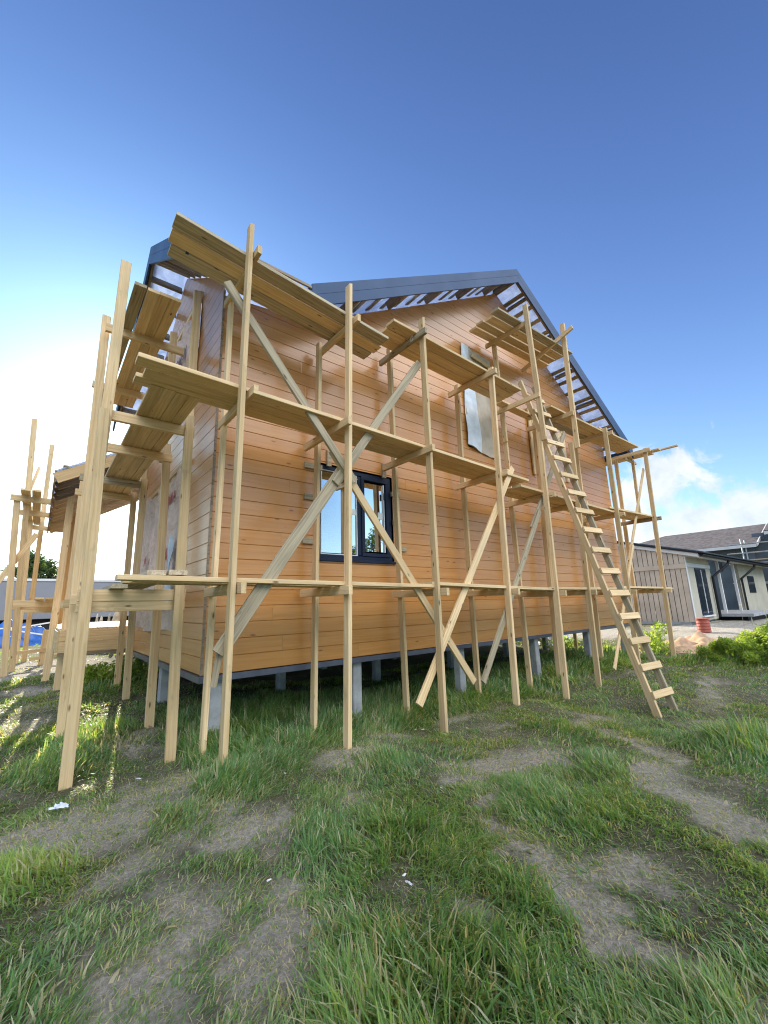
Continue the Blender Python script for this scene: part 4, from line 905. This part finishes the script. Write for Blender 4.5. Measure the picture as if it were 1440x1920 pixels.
# ------------------------------------------------------------------ plants
def leaf_cloud(name, centres, n, size, mat, parent, seed, flat=.6):
    """many small folded leaves scattered round the given ellipsoids (x, y, z, rx, ry, rz)"""
    r = np.random.default_rng(seed); C = np.array(centres, float); vol = C[:, 3]*C[:, 4]*C[:, 5]; k = r.choice(len(C), n, p=vol/vol.sum())
    d = r.normal(size=(n, 3)); d /= np.linalg.norm(d, axis=1)[:, None]; rad = r.uniform(.15, 1, n)**.45
    P = C[k, :3]+d*rad[:, None]*C[k, 3:6]
    ax = r.normal(size=(n, 3)); ax[:, 2] = ax[:, 2]*flat; ax /= np.linalg.norm(ax, axis=1)[:, None]
    nb_ = np.cross(ax, r.normal(size=(n, 3))); nb_ /= np.linalg.norm(nb_, axis=1)[:, None]
    s = size*r.uniform(.5, 1.4, n)[:, None]; w = s*.22
    up = np.cross(ax, nb_)*w*.35
    v = np.stack([P, P+ax*s*.5+nb_*w+up, P+ax*s, P+ax*s*.5-nb_*w+up], 1).reshape(-1, 3)
    base = np.array(world_loc(parent)) if parent else np.zeros(3)
    me = bpy.data.meshes.new(name); i = np.arange(n)*4
    f = np.stack([i, i+1, i+2, i+3], 1)
    f = np.concatenate([np.stack([i, i+1, i+2], 1), np.stack([i, i+2, i+3], 1)])
    me.from_pydata((v-base).tolist(), [], f.tolist()); me.update()
    t = np.clip(.25+.5*r.uniform(0, 1, n)+.3*np.sin(k*2.1), 0, 1)
    me.attributes.new('tone', 'FLOAT', 'POINT').data.foreach_set('value', np.repeat(t, 4).astype('f'))
    me.materials.append(MATS[mat]); o = bpy.data.objects.new(name, me); COL.objects.link(o); o.parent = parent; return o
def tree(x, y, h, cr, label, seed, group, leaves=9000, size=.22, name='leafy_tree'):
    r = random.Random(seed); g = zg1(x, y); t = thing(name, (x, y, g), label, 'tree', group)
    m = MB(); top = Vector((x+r.uniform(-.3, .3), y, g+h*.8)); m.tube([(x, y, g-.1), (x+.05, y, g+h*.3), tuple(top)], [h*.028, h*.02, h*.006], 8)
    cs = []
    for k in range(16):
        a = r.uniform(0, 6.28); zz = r.uniform(.32, .95); rad = cr*(1.05-abs(zz-.55)*1.3)*r.uniform(.35, .95)
        c = Vector((x+math.cos(a)*rad, y+math.sin(a)*rad, g+h*zz)); s = cr*r.uniform(.28, .45)
        m.tube([(x, y, g+h*max(.2, zz-.25)), tuple((c+Vector((x, y, g+h*zz)))/2), tuple(c)], [h*.012, h*.008, h*.003], 5)
        cs.append((c.x, c.y, c.z, s, s, s*.75))
    m.build('trunk', 'bark', t); leaf_cloud('crown', cs, leaves, size, 'leaf_tree', t, seed)
tree(-3.4, 62, 9.0, 2.4, 'leftmost of the trees over the cabin roof, half hidden by a scaffold post', 3, 'trees beyond the cabin', 3500, .42)
tree(-.6, 64, 8.4, 2.0, 'rounded middle tree rising above the grey cabin roof', 4, 'trees beyond the cabin', 3000, .40)
tree(1.3, 62, 9.9, 1.7, 'taller open tree above the right part of the grey cabin', 5, 'trees beyond the cabin', 2200, .40)
tree(18.6, -20.5, 7.2, 2.4, 'tree mirrored in the right pane of the ground floor window', 8, None, 9000, .22)
tree(12.6, -22.5, 4.6, 1.8, 'lower tree mirrored in the left window pane', 9, None, 5000, .22); tree(24.0, -22.0, 5.0, 2.6, 'bushy tree mirrored at the right edge of the window', 10, None, 6000, .24)
def weed(x, y, w, h, label, seed, n=900, size=.07, group='weeds beyond the house shadow', spikes=0):
    r = random.Random(seed); g = zg1(x, y); t = thing('weed_clump', (x, y, g), label, 'weeds', group); cs = []
    m = MB()
    for k in range(12):
        a = r.uniform(0, 6.28); q = r.uniform(0, 1)**.6*w; zz = r.uniform(.25, 1)*h*(1-.45*q/w); cx, cy = x+math.cos(a)*q, y+math.sin(a)*q
        cs.append((cx, cy, zg1(cx, cy)+zz, w*.32, w*.32, h*.26)); m.tube([(x+(cx-x)*.6, y+(cy-y)*.6, g-.02), (cx, cy, g+zz)], [.008, .004], 5)
    m.build('stem', 'leaf_weed', t); leaf_cloud('foliage', cs, n, size, 'leaf_weed', t, seed)
    for k in range(spikes):
        a = r.uniform(0, 6.28); q = r.uniform(0, w*.8); cx, cy = x+math.cos(a)*q, y+math.sin(a)*q; hh = h+r.uniform(.15, .45); lx = r.uniform(-.1, .15)
        b = MB().tube([(cx, cy, g), (cx+lx*.6, cy, g+hh*.7), (cx+lx, cy, g+hh)], [.004, .003, .003], 4); b.tube([(cx+lx, cy, g+hh-.02), (cx+lx*1.1, cy, g+hh+.07), (cx+lx*1.3, cy, g+hh+.15)], [.004, .012, .002], 5); b.build('seed_head', 'sackcloth', t)
weed(11.9, -.35, .55, .80, 'bright leafy bush growing right behind the ladder and corner scaffold post', 1, 1600, .085, spikes=2)
weed(11.3, 2.0, .6, .55, 'sunlit weeds seen below the house floor near the white sheeting', 2, 900)
for k, (x, y, w, h, lab) in enumerate(((10.9, -2.15, .35, .42, 'low sunlit weeds just right of the last scaffold post'), (11.4, -2.45, .45, .55, 'sunlit weeds in front of the sand heap'), (11.3, -2.95, .5, .75, 'tallest sunlit weeds with pale seed heads near the right edge'), (11.0, -3.35, .5, .7, 'sunlit weeds at the right edge of the picture'), (11.9, -3.1, .6, .8, 'back row of sunlit weeds at the right edge'), (10.6, -2.9, .3, .35, 'small front weeds on the shadow edge at right'))):
    weed(x, y, w*1.25, h*1.15, lab, 40+k, 4200, .065, spikes=(0, 1, 5, 4, 4, 0)[k])
weed(-.45, 4.6, .42, .62, 'sunlit weeds in front of the porch deck beam', 60, 1300, .075, 'weeds by the porch deck'); weed(.15, 4.4, .4, .55, 'shaded weeds below the porch deck beside the house wall', 61, 1000, .075, 'weeds by the porch deck')
for k, (x, y) in enumerate(((6.5, 11.5), (8.0, 12.4), (9.5, 12.0), (11.0, 11.0), (12.5, 8.0), (12.3, 5.5))): weed(x, y, .8, .8, 'sunlit weeds behind the house, glimpsed between its concrete piles', 70+k, 900, .11, 'weeds behind the house')

# ------------------------------------------------------------------ grass
def build_grass():
    r = np.random.default_rng(5); PX = []; 
    def ring(r0, r1, dens, clump):
        A = math.pi*(r1*r1-r0*r0); n = int(A*dens*.75); rad = np.sqrt(r.uniform(r0*r0, r1*r1, n)); a = r.uniform(-R(60), R(178), n)
        x = CAM.x+rad*np.cos(a); y = CAM.y+rad*np.sin(a)
        return x, y, rad
    def emit(x, y, rad, wmul, hmul):
        d = dirt_at(x, y); tl = tall_at(x, y); n0 = 1.5*fbm(x*1.6, y*1.6); n1 = 1.6*fbm(x*5.2+9, y*5.2+4)
        keep = r.uniform(0, 1, len(x)) < np.clip(0.70-.80*d+.26*n0+.50*n1+.4*tl, .19, 1)
        inside = (x > 0.3) & (x < 11) & (y > 3.5) & (y < 12); keep &= ~inside
        nbh = (x > 20.2) & (y > -.5); keep &= ~nbh
        deckz = (x > -1.0) & (x < 1.5) & (y > 5.0) & (y < 10.5); keep &= ~deckz
        bare = (x > 14.5) & (y > -2.2); keep &= ~(bare & (r.uniform(0, 1, len(x)) < .96))
        x, y, rad, d, tl, n0, n1 = [q[keep] for q in (x, y, rad, d, tl, n0, n1)]; n = len(x)
        h = (.026+.027*r.uniform(0, 1, n)+.030*np.clip(n0+.5*n1, -1, 1)+.16*tl*r.uniform(.35, 1.1, n))*(1-.55*d)*hmul
        h = np.clip(h, .02, .6); w = (.0022+.0016*r.uniform(0, 1, n)+.002*np.clip(tl, 0, 1))*wmul
        flow = 2.2*np.sin(x*1.1+.6)+1.7*np.sin(y*1.4)+1.2*np.sin(2.9*x-2.2*y); az = flow+r.normal(0, .95, n); lean = np.clip(r.normal(.95, .45, n), .05, 1.9)*(1-.40*np.clip(tl, 0, 1))
        tone = np.clip(.38+.22*n0+.20*r.normal(size=n)+.12*n1, 0, 1); dry = np.where(r.uniform(0, 1, n) < .19+.35*d, r.uniform(.4, 1, n), .0)+.12*np.clip(d, 0, 1)
        ys = np.exp(-((x+1.35)**2+(y+1.5)**2)/.12); tone = np.clip(tone+.5*ys, 0, 1)
        bl = r.uniform(0, 1, n) < .012; w = np.where(bl, w*3.2, w); h = np.where(bl, np.clip(h, .04, .09), h); lean = np.where(bl, 1.5, lean)
        PX.append((x, y, h, w, az, lean, tone, np.clip(dry, 0, 1)))
    def tufted(r0, r1, dens, per, spread, wmul, hmul):
        x, y, rad = ring(r0, r1, dens, True); k = len(x)
        X = np.repeat(x, per)+r.normal(0, spread, k*per); Y = np.repeat(y, per)+r.normal(0, spread, k*per); emit(X, Y, np.repeat(rad, per), wmul, hmul)
    for (r0, r1, dn, tf, wm, hm) in ((0.9, 2.6, 3600, 150, 1.0, 1.0), (2.6, 4.5, 2600, 120, 1.15, 1.0), (4.5, 7.5, 1300, 62, 1.5, 1.05), (7.5, 13, 520, 22, 2.3, 1.1), (13, 24, 110, 0, 5.0, 1.3), (24, 60, 12, 0, 12., 1.8)):
        x, y, rad = ring(r0, r1, dn, False); emit(x, y, rad, wm, hm)
        if tf: tufted(r0, r1, tf, 22, .028*(1+.12*r0), wm*1.05, hm*1.35)
    x, y, h, w, az, lean, tone, dry = [np.concatenate(q) for q in zip(*PX)]; n = len(x); z = zg(x, y)-.006
    T = np.array([0, .38, .72, 1.0]); dx, dy = np.cos(az), np.sin(az); sx, sy = -dy, dx
    tw = r.normal(0, .6, n); sx, sy = sx*np.cos(tw)+dx*np.sin(tw), sy*np.cos(tw)+dy*np.sin(tw)
    V = np.empty((n, 7, 3), 'f'); GC = np.empty((n, 7, 3), 'f'); vi = 0
    for li, t in enumerate(T):
        out = h*lean*t**1.8*.9; up = h*(t-.42*np.clip(lean, 0, 1.6)*t*t*.8); cx, cy, cz = x+dx*out, y+dy*out, z+np.maximum(up, .004+.01*t)
        ww = w*(1, .95, .62, 0)[li]
        for s in ((-1, 1) if li < 3 else (0,)):
            V[:, vi, 0] = cx+sx*ww*s; V[:, vi, 1] = cy+sy*ww*s; V[:, vi, 2] = cz; GC[:, vi, 0] = tone; GC[:, vi, 1] = t; GC[:, vi, 2] = dry; vi += 1
    base = (np.arange(n)*7)[:, None]
    tri = np.array([[0, 1, 3], [0, 3, 2], [2, 3, 5], [2, 5, 4], [4, 5, 6]]).reshape(-1)
    loops = (base+tri[None, :]).ravel().astype('i'); nf = n*5
    me = bpy.data.meshes.new('grass'); me.vertices.add(n*7); me.vertices.foreach_set('co', V.ravel()); me.loops.add(len(loops)); me.loops.foreach_set('vertex_index', loops)
    me.polygons.add(nf); me.polygons.foreach_set('loop_start', (np.arange(nf)*3).astype('i')); me.polygons.foreach_set('loop_total', np.full(nf, 3, 'i')); me.update(calc_edges=True)
    me.attributes.new('gc', 'FLOAT_VECTOR', 'POINT').data.foreach_set('vector', GC.ravel()); me.materials.append(MATS['grass_blade'])
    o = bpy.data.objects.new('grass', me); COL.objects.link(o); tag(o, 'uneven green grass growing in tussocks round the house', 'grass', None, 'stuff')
    # dead straw lying flat on the bare patches
    m = 330000; rad = np.sqrt(r.uniform(.8, 100, m)); a = r.uniform(-R(60), R(178), m); x = CAM.x+rad*np.cos(a); y = CAM.y+rad*np.sin(a); d = dirt_at(x, y)
    k = r.uniform(0, 1, m) < np.clip(d*.9+.28, 0, 1); x, y, rad = x[k], y[k], rad[k]; m = len(x); L = r.uniform(.012, .055, m); w = .00065*(1+.28*rad)*r.uniform(.6, 1.4, m)
    az = 1.2+r.normal(0, .9, m); dx, dy = np.cos(az), np.sin(az); z0 = zg(x, y)+r.uniform(.004, .022, m); x1, y1 = x+dx*L, y+dy*L; z1 = zg(x1, y1)+r.uniform(.004, .03, m)
    V = np.stack([np.stack([x-dy*w, y+dx*w, z0], 1), np.stack([x+dy*w, y-dx*w, z0], 1), np.stack([x1+dy*w, y1-dx*w, z1], 1), np.stack([x1-dy*w, y1+dx*w, z1], 1)], 1)
    me = bpy.data.meshes.new('straw'); i = np.arange(m)*4; F = np.stack([i, i+1, i+2, i+3], 1); me.from_pydata(V.reshape(-1, 3).tolist(), [], F.tolist()); me.update()
    gc = np.zeros((m, 4, 3), 'f'); gc[:, :, 0] = .5; gc[:, :, 1] = .8; gc[:, :, 2] = np.where(r.uniform(0, 1, m) < .5, r.uniform(.05, .4, m), r.uniform(.5, 1, m))[:, None]; gc[:, :, 0] = r.uniform(0, .4, m)[:, None]; gc[:, :, 1] = r.uniform(.0, .8, m)[:, None]
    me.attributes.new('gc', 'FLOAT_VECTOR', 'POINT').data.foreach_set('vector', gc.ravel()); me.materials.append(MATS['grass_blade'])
    o = bpy.data.objects.new('straw', me); COL.objects.link(o); tag(o, 'pale dry straw lying on the bare patches', 'straw', None, 'stuff')
build_grass()
